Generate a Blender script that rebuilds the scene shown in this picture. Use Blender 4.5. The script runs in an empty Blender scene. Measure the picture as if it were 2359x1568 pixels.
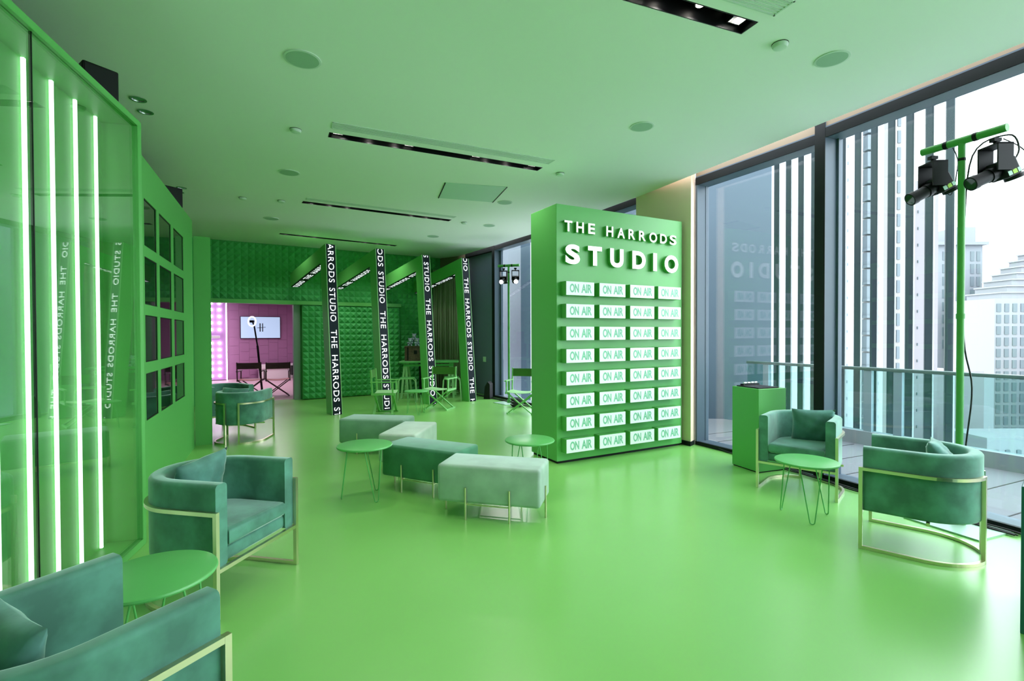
import bpy, bmesh, math, random
from mathutils import Vector, Matrix
random.seed(7)
S = bpy.context.scene
COL = S.collection
PI = math.pi

# ---------------------------------------------------------------- camera
cam = bpy.data.cameras.new('camera'); cam.sensor_width = 36.0
cam.lens = 1141.0 / 2359.0 * 36.0; cam.clip_end = 2000; cam.clip_start = .05
co = bpy.data.objects.new('camera', cam); COL.objects.link(co)
co.matrix_world = Matrix.Translation((0, 0, 1.55)) @ Matrix.Rotation(PI/2 - math.radians(.75), 4, 'X') @ Matrix.Rotation(math.radians(-.2), 4, 'Z')
S.camera = co
# ---------------------------------------------------------------- world: bright overcast sky
W = bpy.data.worlds.new('overcast_sky'); S.world = W; W.use_nodes = True
bg = W.node_tree.nodes['Background']
bg.inputs[0].default_value = (.90, .95, 1.0, 1); bg.inputs[1].default_value = 6.9
S.view_settings.view_transform = 'Standard'; S.view_settings.look = 'None'
S.view_settings.exposure = 0.12; S.view_settings.gamma = 1.0; S.view_settings.use_curve_mapping = False
S.cycles.use_denoising = True
S.cycles.max_bounces = 8; S.cycles.diffuse_bounces = 5; S.cycles.glossy_bounces = 4; S.cycles.transparent_max_bounces = 16
S.cycles.caustics_reflective = False; S.cycles.caustics_refractive = False
S.cycles.sample_clamp_indirect = 6.0

# ---------------------------------------------------------------- materials
MATS = {}
def mat(name, col, rough=.5, metal=0, spec=.5, sheen=0, emit=None, estr=0, noise=0, nscale=8, bump=0, coat=0):
    m = bpy.data.materials.new(name); m.use_nodes = True
    nt = m.node_tree; b = nt.nodes['Principled BSDF']
    b.inputs['Base Color'].default_value = (*col, 1); b.inputs['Roughness'].default_value = rough
    b.inputs['Metallic'].default_value = metal; b.inputs['Specular IOR Level'].default_value = spec
    if sheen:
        b.inputs['Sheen Weight'].default_value = sheen; b.inputs['Sheen Roughness'].default_value = .35
        b.inputs['Sheen Tint'].default_value = (.75, .95, .88, 1)
    if coat:
        b.inputs['Coat Weight'].default_value = coat; b.inputs['Coat Roughness'].default_value = .15
    if emit:
        b.inputs['Emission Color'].default_value = (*emit, 1); b.inputs['Emission Strength'].default_value = estr
    if noise or bump:
        tc = nt.nodes.new('ShaderNodeTexCoord'); nz = nt.nodes.new('ShaderNodeTexNoise')
        nz.inputs['Scale'].default_value = nscale; nz.inputs['Detail'].default_value = 4
        nt.links.new(tc.outputs['Object'], nz.inputs['Vector'])
        if noise:
            mx = nt.nodes.new('ShaderNodeMix'); mx.data_type = 'RGBA'
            mx.inputs[6].default_value = (*[c*(1-noise) for c in col], 1)
            mx.inputs[7].default_value = (*[min(1, c*(1+noise)) for c in col], 1)
            mr = nt.nodes.new('ShaderNodeMapRange'); mr.inputs[1].default_value = .35; mr.inputs[2].default_value = .65
            nt.links.new(nz.outputs['Fac'], mr.inputs[0]); nt.links.new(mr.outputs[0], mx.inputs[0])
            nt.links.new(mx.outputs[2], b.inputs['Base Color'])
        if bump:
            bp = nt.nodes.new('ShaderNodeBump'); bp.inputs['Strength'].default_value = bump; bp.inputs['Distance'].default_value = .01
            nt.links.new(nz.outputs['Fac'], bp.inputs['Height']); nt.links.new(bp.outputs['Normal'], b.inputs['Normal'])
    MATS[name] = m
    return m
def glass(name, tint, refl=1.0, ior=1.5):
    m = bpy.data.materials.new(name); m.use_nodes = True; nt = m.node_tree
    nt.nodes.clear(); o = nt.nodes.new('ShaderNodeOutputMaterial')
    t = nt.nodes.new('ShaderNodeBsdfTransparent'); t.inputs[0].default_value = (*tint, 1)
    g = nt.nodes.new('ShaderNodeBsdfGlossy'); g.inputs['Roughness'].default_value = .0
    f = nt.nodes.new('ShaderNodeFresnel'); f.inputs[0].default_value = ior
    mu = nt.nodes.new('ShaderNodeMath'); mu.operation = 'MULTIPLY'; mu.inputs[1].default_value = refl; mu.use_clamp = True
    x = nt.nodes.new('ShaderNodeMixShader')
    geo = nt.nodes.new('ShaderNodeNewGeometry'); mr = nt.nodes.new('ShaderNodeMapRange')
    mr.inputs[3].default_value = ior; mr.inputs[4].default_value = 1/ior
    nt.links.new(geo.outputs['Backfacing'], mr.inputs[0]); nt.links.new(mr.outputs[0], f.inputs[0])
    nt.links.new(f.outputs[0], mu.inputs[0]); nt.links.new(mu.outputs[0], x.inputs[0])
    nt.links.new(t.outputs[0], x.inputs[1]); nt.links.new(g.outputs[0], x.inputs[2]); nt.links.new(x.outputs[0], o.inputs[0])
    MATS[name] = m; return m
GREEN = mat('green_paint', (.105, .43, .095), .42)
FLOOR = mat('green_vinyl', (.225, .55, .135), .27, spec=1.0, noise=.03, nscale=.8, coat=.0)
CEIL = mat('white_ceiling_paint', (.88,.88,.87), .8)
CEILW = mat('ceiling_fitting', (.62, .70, .64), .7)
GRILLE = mat('speaker_mesh', (.36, .50, .40), .8)
FOAM = mat('green_acoustic_foam', (.07, .42, .12), .75)
VEL = mat('teal_velvet', (.075,.225,.17), .75, sheen=1.0, noise=.28, nscale=7, bump=.12)
CUSH = mat('teal_cushion_velvet', (.085,.235,.20), .8, sheen=.8, noise=.2, nscale=9, bump=.3)
GOLD = mat('champagne_gold_metal', (.72, .66, .45), .28, metal=1)
OT1 = mat('bench_velvet_mint', (.36,.48,.42), .8, sheen=.8, noise=.12, nscale=6)
OT2 = mat('bench_velvet_dark', (.06, .23, .13), .8, sheen=.7, noise=.15, nscale=6)
OT3 = mat('bench_velvet_pale', (.50, .60, .52), .8, sheen=.7, noise=.08, nscale=6)
OT4 = mat('bench_velvet_sage', (.22, .38, .29), .8, sheen=.8, noise=.1, nscale=6)
TBL = mat('green_lacquer', (.11, .44, .12), .35)
CHG = mat('green_chair_wood', (.19, .52, .15), .45)
CHC = mat('green_canvas', (.035,.15,.012), .85)
CHS = mat('pale_green_seat_canvas', (.32, .60, .28), .85)
ALU = mat('anodised_blue_grey', (.085, .12, .165), .42, spec=.35)
ALUD = mat('dark_bronze_frame', (.012, .015, .017), .5, spec=.15)
BRZ = mat('bronze_strip', (.25, .19, .13), .6)
BEIGE = mat('beige_column_paint', (.92,.68,.52), .7)
BLACK = mat('black_metal', (.004, .0045, .006), .45, spec=.25)
BLKP = mat('black_plastic', (.005, .005, .007), .5, spec=.25)
SCRN = mat('led_screen_black', (.010, .016, .026), .4, spec=.15)
LEDT = mat('led_text_white', (.9, .9, .95), .5, emit=(.93, .95, 1), estr=1.1)
TUBE = mat('led_tube_white', (1, 1, 1), .4, emit=(.95, .97, 1), estr=2.6)
SIGNW = mat('sign_face_acrylic', (.80, .83, .88), .4, emit=(.92, .95, 1), estr=.16)
LETW = mat('letter_face_acrylic', (.9, .9, .9), .4, emit=(1, 1, 1), estr=.6)
LETG = mat('sign_lettering_green', (.22, .56, .38), .5)
WHITE = mat('white_satin', (.8, .82, .82), .5)
PINK = mat('pink_lit_wall_tile', (.36,.17,.31), .6)  # the studio's pink light is put into this tile colour
PINKF = mat('pink_floor', (.55, .38, .42), .5)
PURP = mat('lilac_panel', (.55, .30, .66), .5)
MAR = mat('maroon_wood', (.07, .022, .035), .5)
MARC = mat('maroon_canvas', (.10, .04, .06), .85)
BULB = mat('bulb_glow', (1, 1, 1), .4, emit=(1, .93, 1), estr=9)
LAMP = mat('lamp_glow', (1, 1, 1), .4, emit=(1, .93, .82), estr=14)
SPOTE = mat('spot_lens_glow', (1, 1, 1), .4, emit=(1, .97, .9), estr=60)
TVM = mat('tv_picture', (.3, .4, .5), .3, emit=(.42, .58, .80), estr=.75)
WOOD = mat('dark_wood', (.085, .05, .03), .6, noise=.3, nscale=20)
BEAR = mat('grey_plush', (.22, .28, .33), .95, noise=.3, nscale=40)
SNOUT = mat('pale_plush', (.6, .65, .68), .95)
CURT = mat('taupe_curtain_fabric', (.34, .33, .25), .85)
CABLE = mat('black_cable', (.008, .008, .01), .5)
STEEL = mat('pale_green_steel_plate', (.42, .62, .50), .35)
FIN = mat('backlit_dark_fin', (.012,.022,.027), .5, spec=.2)  # backlit darkness of the fins is put into this colour
FINL = mat('fin_lit_side_pale', (.45,.46,.48), .4)  # pale colour painted in for the daylit side of each fin
DECK = mat('grey_composite_deck', (.15,.16,.18), .7)
DECKJ = mat('deck_joint', (.03, .03, .03), .9)
RAILM = mat('rail_grey_green', (.075, .115, .115), .4)
CITYA = mat('pale_tower_render', (.235,.24,.26), .9)
CITYB = mat('beige_tower_stone', (.235,.225,.22), .9)
CITYC = mat('grey_blue_window', (.095,.12,.14), .5)
CITYD = mat('cool_tower_grey', (.19,.205,.23), .9)
CITYP = mat('pinkish_stone', (.20,.185,.20), .9)
GROUND = mat('city_haze_ground', (.55,.56,.57), .9)
STICK = mat('label_sticker', (.55, .75, .68), .5)
STICKY = mat('yellow_sticker', (.45, .70, .08), .5)
SILV = mat('silver_metal', (.7, .72, .72), .25, metal=1)
PANE = glass('window_glass', (.93, .97, .97), 1.15, 1.5)
CASEG = glass('case_glass', (.90, .98, .92), 2.2, 1.45)
DARKG = mat('black_glass', (.006, .012, .012), .03, spec=.7)

# ---------------------------------------------------------------- mesh helpers
class MB:
    def __init__(s): s.v = []; s.f = []; s.sm = []
    def add(s, vs, fs, M=None, smooth=False):
        n = len(s.v)
        for p in vs:
            p = Vector(p); s.v.append(M @ p if M is not None else p)
        for f in fs: s.f.append([i+n for i in f]); s.sm.append(smooth)
        return s
    def box(s, a, b, M=None):
        x0, y0, z0 = a; x1, y1, z1 = b
        vs = [(x0,y0,z0),(x1,y0,z0),(x1,y1,z0),(x0,y1,z0),(x0,y0,z1),(x1,y0,z1),(x1,y1,z1),(x0,y1,z1)]
        fs = [(3,2,1,0),(4,5,6,7),(0,1,5,4),(1,2,6,5),(2,3,7,6),(3,0,4,7)]
        return s.add(vs, fs, M)
    def bar(s, p, q, w, h=None, up=(0,0,1)):
        """rectangular bar from p to q, w across, h along up"""
        h = h or w; p = Vector(p); q = Vector(q); d = (q-p); L = d.length; d.normalize()
        u = Vector(up)
        if abs(d.dot(u)) > .97: u = Vector((0,1,0))
        x = d.cross(u).normalized(); z = x.cross(d)
        M = Matrix(((x.x,d.x,z.x,p.x),(x.y,d.y,z.y,p.y),(x.z,d.z,z.z,p.z),(0,0,0,1)))
        return s.box((-w/2,0,-h/2),(w/2,L,h/2),M)
    def cyl(s, p, q, r, r2=None, n=16, caps=True):
        r2 = r if r2 is None else r2
        p = Vector(p); q = Vector(q); d = (q-p).normalized()
        u = Vector((0,0,1)) if abs(d.z) < .95 else Vector((1,0,0))
        x = d.cross(u).normalized(); y = d.cross(x)
        vs = [p + (x*math.cos(2*PI*i/n)+y*math.sin(2*PI*i/n))*r for i in range(n)] + [q + (x*math.cos(2*PI*i/n)+y*math.sin(2*PI*i/n))*r2 for i in range(n)]
        s.add(vs, [(i,(i+1)%n,n+(i+1)%n,n+i) for i in range(n)], smooth=True)
        if caps: s.add(vs, [tuple(range(n))[::-1], tuple(range(n,2*n))])
        return s
    def tube(s, pts, r, n=8):
        pts = [Vector(p) for p in pts]; rings = []
        x = None
        for i, p in enumerate(pts):
            d = (pts[min(i+1,len(pts)-1)] - pts[max(i-1,0)]).normalized()
            if x is None:
                u = Vector((0,0,1)) if abs(d.z) < .9 else Vector((1,0,0)); x = d.cross(u).normalized()
            x = (x - d*x.dot(d)).normalized(); y = d.cross(x)
            rings.append([p+(x*math.cos(2*PI*k/n)+y*math.sin(2*PI*k/n))*r for k in range(n)])
        vs = [v for R in rings for v in R]; fs = []
        for i in range(len(pts)-1):
            for k in range(n): fs.append((i*n+k, i*n+(k+1)%n, (i+1)*n+(k+1)%n, (i+1)*n+k))
        s.add(vs, fs, smooth=True); m = (len(pts)-1)*n
        return s.add(vs, [tuple(range(n))[::-1], tuple(range(m, m+n))])
    def prism(s, poly, z0, z1, M=None, smooth=False):
        n = len(poly)
        vs = [(x,y,z0) for x,y in poly] + [(x,y,z1) for x,y in poly]
        s.add(vs, [tuple(range(n))[::-1], tuple(range(n,2*n))], M)
        return s.add(vs, [(i,(i+1)%n,n+(i+1)%n,n+i) for i in range(n)], M, smooth)
    def lathe(s, prof, c=(0,0,0), n=32):
        c = Vector(c); m = len(prof)
        vs = [c+Vector((r*math.cos(2*PI*i/n), r*math.sin(2*PI*i/n), z)) for r,z in prof for i in range(n)]
        fs = [(j*n+i, j*n+(i+1)%n, (j+1)*n+(i+1)%n, (j+1)*n+i) for j in range(m-1) for i in range(n)]
        s.add(vs, fs, smooth=True)
        return s.add(vs, [tuple(range(n))[::-1], tuple(range((m-1)*n, m*n))])
    def ball(s, c, r, n=12, sc=(1,1,1)):
        c = Vector(c); vs = []; fs = []
        for j in range(n+1):
            t = PI*j/n
            for i in range(n*2):
                a = PI*i/n; vs.append(c+Vector((r*sc[0]*math.sin(t)*math.cos(a), r*sc[1]*math.sin(t)*math.sin(a), r*sc[2]*math.cos(t))))
        N = n*2
        for j in range(n):
            for i in range(N): fs.append((j*N+i, (j+1)*N+i, (j+1)*N+(i+1)%N, j*N+(i+1)%N))
        return s.add(vs, fs, smooth=True)
    def mesh(s, name, mats):
        me = bpy.data.meshes.new(name); me.from_pydata([tuple(v) for v in s.v], [], s.f)
        for m in (mats if isinstance(mats, (list, tuple)) else [mats]): me.materials.append(m)
        me.polygons.foreach_set('use_smooth', s.sm)
        return me
def finish(o, merge=True, bevel=0, sub=0, seg=2, smooth=False):
    me = o.data; bm = bmesh.new(); bm.from_mesh(me)
    bmesh.ops.remove_doubles(bm, verts=bm.verts, dist=1e-5)
    bmesh.ops.recalc_face_normals(bm, faces=bm.faces)
    if bevel:
        es = [e for e in bm.edges if len(e.link_faces) == 2 and e.calc_face_angle(0) > .6]
        bmesh.ops.bevel(bm, geom=es, offset=bevel, segments=seg, affect='EDGES', profile=.5, clamp_overlap=True)
    if smooth:
        for f in bm.faces: f.smooth = True
    bm.to_mesh(me); bm.free()
    return o
def obj(name, mb, m, parent=None, bevel=0, seg=2, smooth=False, raw=False, sharp=40):
    o = bpy.data.objects.new(name, mb.mesh(name, m)); COL.objects.link(o)
    if parent: o.parent = parent
    if not raw: finish(o, bevel=bevel, seg=seg, smooth=smooth)
    if smooth or any(mb.sm):
        try: o.data.set_sharp_from_angle(angle=math.radians(sharp))
        except Exception: pass
    return o
def thing(name, label, cat, loc=(0,0,0), rz=0, group=None):
    o = bpy.data.objects.new(name, None); COL.objects.link(o); o.empty_display_size = .1
    o.location = loc; o.rotation_euler = (0,0,rz)
    return tag(o, label, cat, group)
def tag(o, label, cat, group=None, kind=None):
    o['label'] = label; o['category'] = cat
    if group: o['group'] = group
    if kind: o['kind'] = kind
    return o
def struct(name, mb, m, parent=None, **k):
    o = obj(name, mb, m, parent, **k); o['kind'] = 'structure'; return o
KIDS = {}
def dup(root, loc, rz, label, group=None):
    def cp(o, par):
        c = o.copy(); COL.objects.link(c); c.parent = par
        for ch in [x for x in bpy.data.objects if x.parent == o]: cp(ch, c)
        return c
    r = cp(root, None); r.location = loc; r.rotation_euler = (0,0,rz); r['label'] = label
    if group: r['group'] = group
    return r
def frame2(p, u):
    """local frame: x along u (plan), y = left normal (into depth), z up, origin p"""
    u = Vector((u[0], u[1])).normalized()
    return Matrix(((u.x,-u.y,0,p[0]),(u.y,u.x,0,p[1]),(0,0,1,0 if len(p)<3 else p[2]),(0,0,0,1)))
def rzof(u): return math.atan2(u[1], u[0])

# ---- lettering from the built-in face
_gc = {}
def text_geo(body, bold=0, space=1.0):
    k = (body, bold, space)
    if k in _gc: return _gc[k]
    c = bpy.data.curves.new('lettering', 'FONT'); c.body = body; c.offset = bold; c.space_character = space; c.resolution_u = 5
    c.fill_mode = 'FRONT'
    o = bpy.data.objects.new('lettering', c); COL.objects.link(o)
    me = o.to_mesh()
    vs = [v.co.copy() for v in me.vertices]; fs = [tuple(p.vertices) for p in me.polygons]
    o.to_mesh_clear(); bpy.data.objects.remove(o); bpy.data.curves.remove(c)
    x0 = min(v.x for v in vs); x1 = max(v.x for v in vs); y0 = min(v.y for v in vs); y1 = max(v.y for v in vs)
    _gc[k] = ([((v.x-x0)/(x1-x0), (v.y-y0)/(y1-y0)) for v in vs], fs, (x1-x0)/(y1-y0))
    return _gc[k]
def letter_bm(body, w, h, d, bold=0, space=1.0, cut=None, clip=None, x0=0):
    """flat text fitted to w x h, extruded to depth d (local x right, y up, z out)"""
    vs, fs, _ = text_geo(body, bold, space)
    bm = bmesh.new(); V = [bm.verts.new((x0+x*w, y*h, 0)) for x, y in vs]
    for f in fs:
        try: bm.faces.new([V[i] for i in f])
        except ValueError: pass
    bmesh.ops.remove_doubles(bm, verts=bm.verts, dist=1e-5)
    def sl(co_, no, clear_in=False, clear_out=False):
        bmesh.ops.bisect_plane(bm, geom=bm.verts[:]+bm.edges[:]+bm.faces[:], plane_co=co_, plane_no=no, clear_inner=clear_in, clear_outer=clear_out)
    if cut:
        a, b = cut[0]*h, cut[1]*h
        sl((0,a,0),(0,1,0)); sl((0,b,0),(0,1,0))
        bmesh.ops.delete(bm, geom=[f for f in bm.faces if a < f.calc_center_median().y < b], context='FACES')
    if clip:
        sl((clip[0],0,0),(1,0,0), clear_in=True); sl((clip[1],0,0),(1,0,0), clear_out=True)
    if not bm.faces: bm.free(); return None
    for f in bm.faces:
        f.normal_update()
        if f.normal.z < 0: f.normal_flip()
    r = bmesh.ops.extrude_face_region(bm, geom=bm.faces[:])
    top = [g for g in r['geom'] if isinstance(g, bmesh.types.BMVert)]
    bmesh.ops.translate(bm, verts=top, vec=(0,0,d))
    bmesh.ops.recalc_face_normals(bm, faces=bm.faces)
    return bm
def bm_obj(name, bm, M, mats, parent=None, front=None):
    if front is not None:
        for f in bm.faces: f.material_index = 0 if f.normal.z > .5 else 1
    me = bpy.data.meshes.new(name)
    if M is not None: bmesh.ops.transform(bm, matrix=M, verts=bm.verts)
    bm.to_mesh(me); bm.free()
    for m in mats: me.materials.append(m)
    o = bpy.data.objects.new(name, me); COL.objects.link(o)
    if parent: o.parent = parent
    return o
def axes(right, up, org):
    r = Vector(right).normalized(); u = Vector(up).normalized(); n = r.cross(u)
    return Matrix(((r.x,u.x,n.x,org[0]),(r.y,u.y,n.y,org[1]),(r.z,u.z,n.z,org[2]),(0,0,0,1)))

# ================================================================ SETTING
ZC = 3.66
# inner line of the glazed facade (plan), near to far
INN = [(7.1,-3.0),(5.45,.35),(3.901,3.759),(3.412,4.870),(2.756,6.821),(2.60,7.15)]
FARI = [(1.85,8.05),(1.22,9.35),(.52,10.6),(-.52,12.3),(-1.35,13.45)]
b = MB(); b.prism([(-9.2,-3.2),(7.2,-3.2),(5.50,.35),(3.95,3.78),(3.45,4.89),(2.66,7.15),(1.95,8.1),(.62,10.65),(-.45,12.35),(-1.5,14.3),(-4.95,12.2),(-5.35,11.9),(-6.8,11.0),(-9.2,9.6)], -.12, 0)
struct('floor', b, FLOOR)
# floor of the pink studio beyond the doorway
b = MB(); b.prism([(-5.35,11.9),(-4.9,12.25),(-6.2,20.6),(-13.5,16.2),(-9.2,9.6),(-6.8,11.0)], -.12, -.002)
struct('floor_studio', b, PINKF)
# ceiling with recessed slots cut out
SLOTS = [((.464,2.99),21.5),((-.78,5.82),26.0),((-2.235,8.57),31.0),((-3.80,11.10),35.0)]
SLW = .15; SLL = 2.56
cb = MB(); cb.prism([(-9.2,-3.2),(6.95,-3.2),(5.15,.35),(3.739,3.638),(3.519,4.139),(2.459,6.526),(2.009,7.552),(1.23,9.1),(.4,10.547),(-1.347,13.297),(-2.3,14.75),(-9.2,10.2)], ZC, ZC+.26)
ceil = struct('ceiling', cb, CEIL)
cut = MB()
for (cx,cy),a in SLOTS:
    M = Matrix.Translation((cx,cy,0)) @ Matrix.Rotation(math.radians(a),4,'Z')
    cut.box((-SLL/2,-SLW/2,ZC-.05),(SLL/2,SLW/2,ZC+.20),M)
DOWNL = [(-3.334,4.453),(-3.453,4.703),(-4.722,7.116),(-4.90,7.33)]
for x,y in DOWNL: cut.cyl((x,y,ZC-.05),(x,y,ZC+.06),.05,n=20)
co_ = obj('cutter', cut, CEIL)
md = ceil.modifiers.new('b','BOOLEAN'); md.object = co_; md.operation = 'DIFFERENCE'; md.solver = 'EXACT'
dg = bpy.context.evaluated_depsgraph_get(); me = bpy.data.meshes.new_from_object(ceil.evaluated_get(dg))
ceil.modifiers.clear(); ceil.data = me; bpy.data.objects.remove(co_)
# walls
def wallseg(name, p, q, z0, z1, t, m, **k):
    """vertical slab, thickness t to the left of p->q"""
    d = Vector((q[0]-p[0], q[1]-p[1])); L = d.length
    b = MB(); b.box((0,0,z0),(L,t,z1), frame2(p, d)); return struct(name, b, m, **k)
wallseg('wall_left', (-9.1,9.9), (-5.0,-3.1), 0, 3.9, -.12, GREEN)
wallseg('wall_rear', (-5.2,-3.05), (7.2,-3.05), 0, 3.9, -.12, mat('pale_rear_wall', (.55,.62,.56), .8))
# back wall (foam clad), opening at the left to the pink studio
BU = Vector((.85,.527)).normalized()
BW = Vector((-5.15,11.85))
def bw(s): p = BW + BU*s; return (p.x, p.y)
FB = frame2((BW.x,BW.y), BU)            # x along the wall, y away from the room
s_l = -4.6; s_dl = -1.80; s_dr = -.05; s_r = 4.0
b = MB(); b.box((s_l,.0,0),(s_dl,.12,3.9),FB); b.box((s_dl,0,2.27),(s_r,.12,3.9),FB); b.box((s_dr,0,0),(s_r,.12,2.27),FB)
struct('wall_back', b, FOAM)
def pyramids(x0, x1, z0, z1, y, p, h=.045):
    nx = round((x1-x0)/p); nz = round((z1-z0)/p); px = (x1-x0)/nx; pz = (z1-z0)/nz
    b = MB()
    for i in range(nx):
        for j in range(nz):
            a = x0+i*px; c = z0+j*pz
            b.add([(a,y,c),(a+px,y,c),(a+px,y,c+pz),(a,y,c+pz),(a+px/2,y-h,c+pz/2)], [(0,1,4),(1,2,4),(2,3,4),(3,0,4)], FB)
    return b
o = struct('trim_1', pyramids(-2.0, 3.62, 2.36, 3.655, -.012, .142), FOAM)
o = struct('trim_2', pyramids(2.55, 3.62, 0, 2.36, -.012, .142), FOAM)
b = MB(); b.box((-2.0,-.20,2.262),(2.52,0.0,2.35),FB); struct('trim_3', b, GREEN)      # sliding track ledge
b = MB(); b.box((s_dr-.02,-.04,0),(s_dr+.12,.16,2.262),FB); b.box((s_dl-.02,-.01,0),(s_dl+.03,.14,2.262),FB)
struct('trim_4', b, mat('grey_green_jamb', (.22,.32,.26), .6))
# foam-clad sliding door
sd = thing('sliding_door', 'tall green foam-clad sliding door hung from the ledge in the back wall', 'door', (BW.x, BW.y, 0), rzof(BU))
b = MB(); b.box((.10,-.155,.015),(2.48,-.05,2.255)); obj('door_slab', b, GREEN, sd)
p_ = MB(); nx, nz = 17, 16
for i in range(nx):
    for j in range(nz):
        a = .10+i*.14; c = .015+j*.14
        p_.add([(a,-.156,c),(a+.14,-.156,c),(a+.14,-.156,c+.14),(a,-.156,c+.14),(a+.07,-.215,c+.07)], [(0,1,4),(1,2,4),(2,3,4),(3,0,4)])
obj('foam_panel', p_, FOAM, sd)
# ---- pink studio shell
pu = Vector((.8,.565)).normalized(); P0 = Vector((-10.0,17.3)); FP = frame2((P0.x,P0.y), pu)
b = MB(); b.box((-3.2,0,0),(4.4,.1,2.9),FP); struct('wall_studio', b, PINK)
b = MB()                                    # staggered tile joints, slightly proud tiles
r2 = random.Random(3)
for i in range(12):
    for j in range(9):
        x = .1+i*.315; z = .03+j*.31+(i%3)*.10-.1
        b.box((x,-.012-.004*((i*2+j)%3),max(z,0)),(x+.309,0,min(z+.304,2.85)),FP)
struct('trim_5', b, PINK)
wallseg('wall_studio_right', (-4.9,12.25), (-6.2,20.6), 0, 2.9, -.1, PINK)
wallseg('wall_studio_left', (-13.5,16.2), (-9.2,9.6), 0, 2.9, -.1, PURP)
b = MB(); b.prism([(-4.9,12.15),(-6.2,20.6),(-13.5,16.2),(-9.2,9.7)], 2.75, 2.85); struct('ceiling_studio', b, mat('studio_ceiling', (.3,.2,.3), .8))
# ---- glazed facade
def bay(name, p, q, first=True, dark_left=False):
    """window between inner-line points p (near) and q (far); glass sits .2 m outward (right of p->q... away from room)"""
    root = bpy.data.objects.new(name, None); COL.objects.link(root); root['kind'] = 'structure'
    d = Vector((q[0]-p[0], q[1]-p[1])); L = d.length; root.location = (p[0],p[1],0); root.rotation_euler = (0,0,rzof(d))
    # local: x from near to far, room side is +y, outside is -y
    f = MB()
    f.box((0,-.22,3.60),(L,0,3.715)); f.box((0,-.24,-.02),(L,-.02,.045))      # head and sill
    if name == 'window_1': f.box((L-.03,-.22,0),(L,0,3.60))
    f.box((0,-.22,.045),(.035,-.16,3.60)); f.box((L-.035,-.22,.045),(L,-.16,3.60))
    obj('window_frame', f, ALU, root)
    g = MB(); g.box((.03,-.20,.04),(L-.03,-.185,3.605)); obj('window_glass', g, PANE, root)
    t = MB(); t.box((0,-.012,3.60),(L,.004,3.70)); t.box((0,-.03,0),(L,.004,.05)); obj('dark_facing', t, ALUD, root)
    z = MB(); z.box((0,-.06,3.715),(L,-.01,3.95)); obj('bronze_strip', z, BRZ, root)
    return root
def mull(name, p, d, w=.12, dep=.2):
    M = frame2(p, d); b = MB(); b.box((0,-dep-.03,0),(w,0,3.95),M); o = struct(name, b, ALU)
    b = MB(); b.box((.0,-.0,0),(w,.006,3.95),M); k = obj('dark_facing', b, ALUD, None); k.parent = o
    return o
dn = Vector((2.756-3.412, 6.821-4.870)).normalized()
# mullion between the two near windows: near inner corner at pixel 1903
mp = Vector((3.412,4.870)) + dn*.37
bay('window_1', (3.318,5.40), (2.555,6.90))
bay('window_2', (3.901,3.759), (mp.x, mp.y))
# continue the second window toward and past the camera in one plane
dn2 = (mp - Vector((3.901,3.759))).normalized()
for o in [x for x in bpy.data.objects if x.name.startswith('window_2')]: pass
mull('trim_6', (mp.x, mp.y), dn)
bay('window_3', (5.45,.35), (3.901,3.759))
bay('window_4', (7.1,-3.0), (5.45,.35))
mull('trim_7', (5.45,.35), (-.5,1))
# beige column at the bend
b = MB(); b.prism([(2.455,6.80),(2.56,6.93),(2.60,7.02),(2.62,7.15),(2.25,8.0),(1.93,7.70)], 0, 3.95); struct('wall_column', b, BEIGE)
b = MB(); b.prism([(2.445,6.78),(2.555,6.92),(2.60,7.13),(1.90,7.70),(1.91,7.68)], 0, .06); struct('baseboard_column', b, ALUD)
bay('window_5', (2.06,7.72), (1.22,9.35)); mull('trim_8', (1.22,9.35), (-.7,1.25), .1)
bay('window_6', (1.22,9.35), (-.42,12.14)); mull('trim_9', (-.42,12.14), (-.52,.85), .13)
# closed service panel bay at the far end
d = Vector((-1.35+.49,13.45-12.25)); M = frame2((-.49,12.25), d); L = d.length
b = MB(); b.box((0,-.20,0),(L,-.10,3.6),M); o = struct('wall_right_panel', b, mat('blue_grey_panel', (.20,.20,.36), .45))
b = MB(); b.box((0,-.06,3.715),(L,-.01,3.95),M); k = obj('bronze_strip', b, BRZ, o)
b = MB(); b.box((0,-.2,3.6),(L,0,3.715),M); k = obj('dark_head', b, ALUD, o)
wallseg('wall_right_end', (-1.25,13.30), (-2.05,13.85), 0, 3.95, -.1, BRZ)
hnd = MB(); hnd.box((L*.30,-.10,.84),(L*.30+.13,-.092,.97),M); struct('trim_10', hnd, WHITE)
# ---- exterior: terrace, balustrade, fins, party wall
b = MB(); b.prism([(7.5,-3.2),(5.75,.4),(4.18,3.85),(3.70,4.95),(2.97,7.35),(2.2,9.0),(1.5,9.6),(3.5,9.6),(4.05,8.95),(4.95,7.25),(5.85,5.50),(7.4,2.2),(9.5,-3.2)], -.14, -.03)
tag(obj('terrace_deck', b, DECK), 'grey boarded terrace deck outside the tall windows', 'deck', kind='structure')
b = MB()
for i in range(26):
    s = -3 + i*.42; p0 = Vector((4.3+(3.6-s)*.45, s)); b.box((0,-.006,-.035),(1.9,.006,-.027), Matrix.Translation((p0.x,p0.y,0)) @ Matrix.Rotation(math.radians(24),4,'Z'))
o = obj('terrace_joints', b, DECKJ); o['kind'] = 'structure'; o.name = 'trim_11'
RA = Vector((4.15,8.72)); RB = Vector((7.6,1.9)); rd = (RB-RA).normalized(); RL = (RB-RA).length
bal = thing('glass_balustrade', 'glass balustrade with grey-green handrail along the terrace edge', 'balustrade', (RA.x,RA.y,0), rzof(rd))
b = MB(); b.box((0,-.04,1.02),(RL,.04,1.065)); obj('handrail', b, RAILM, bal, bevel=.01)
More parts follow.
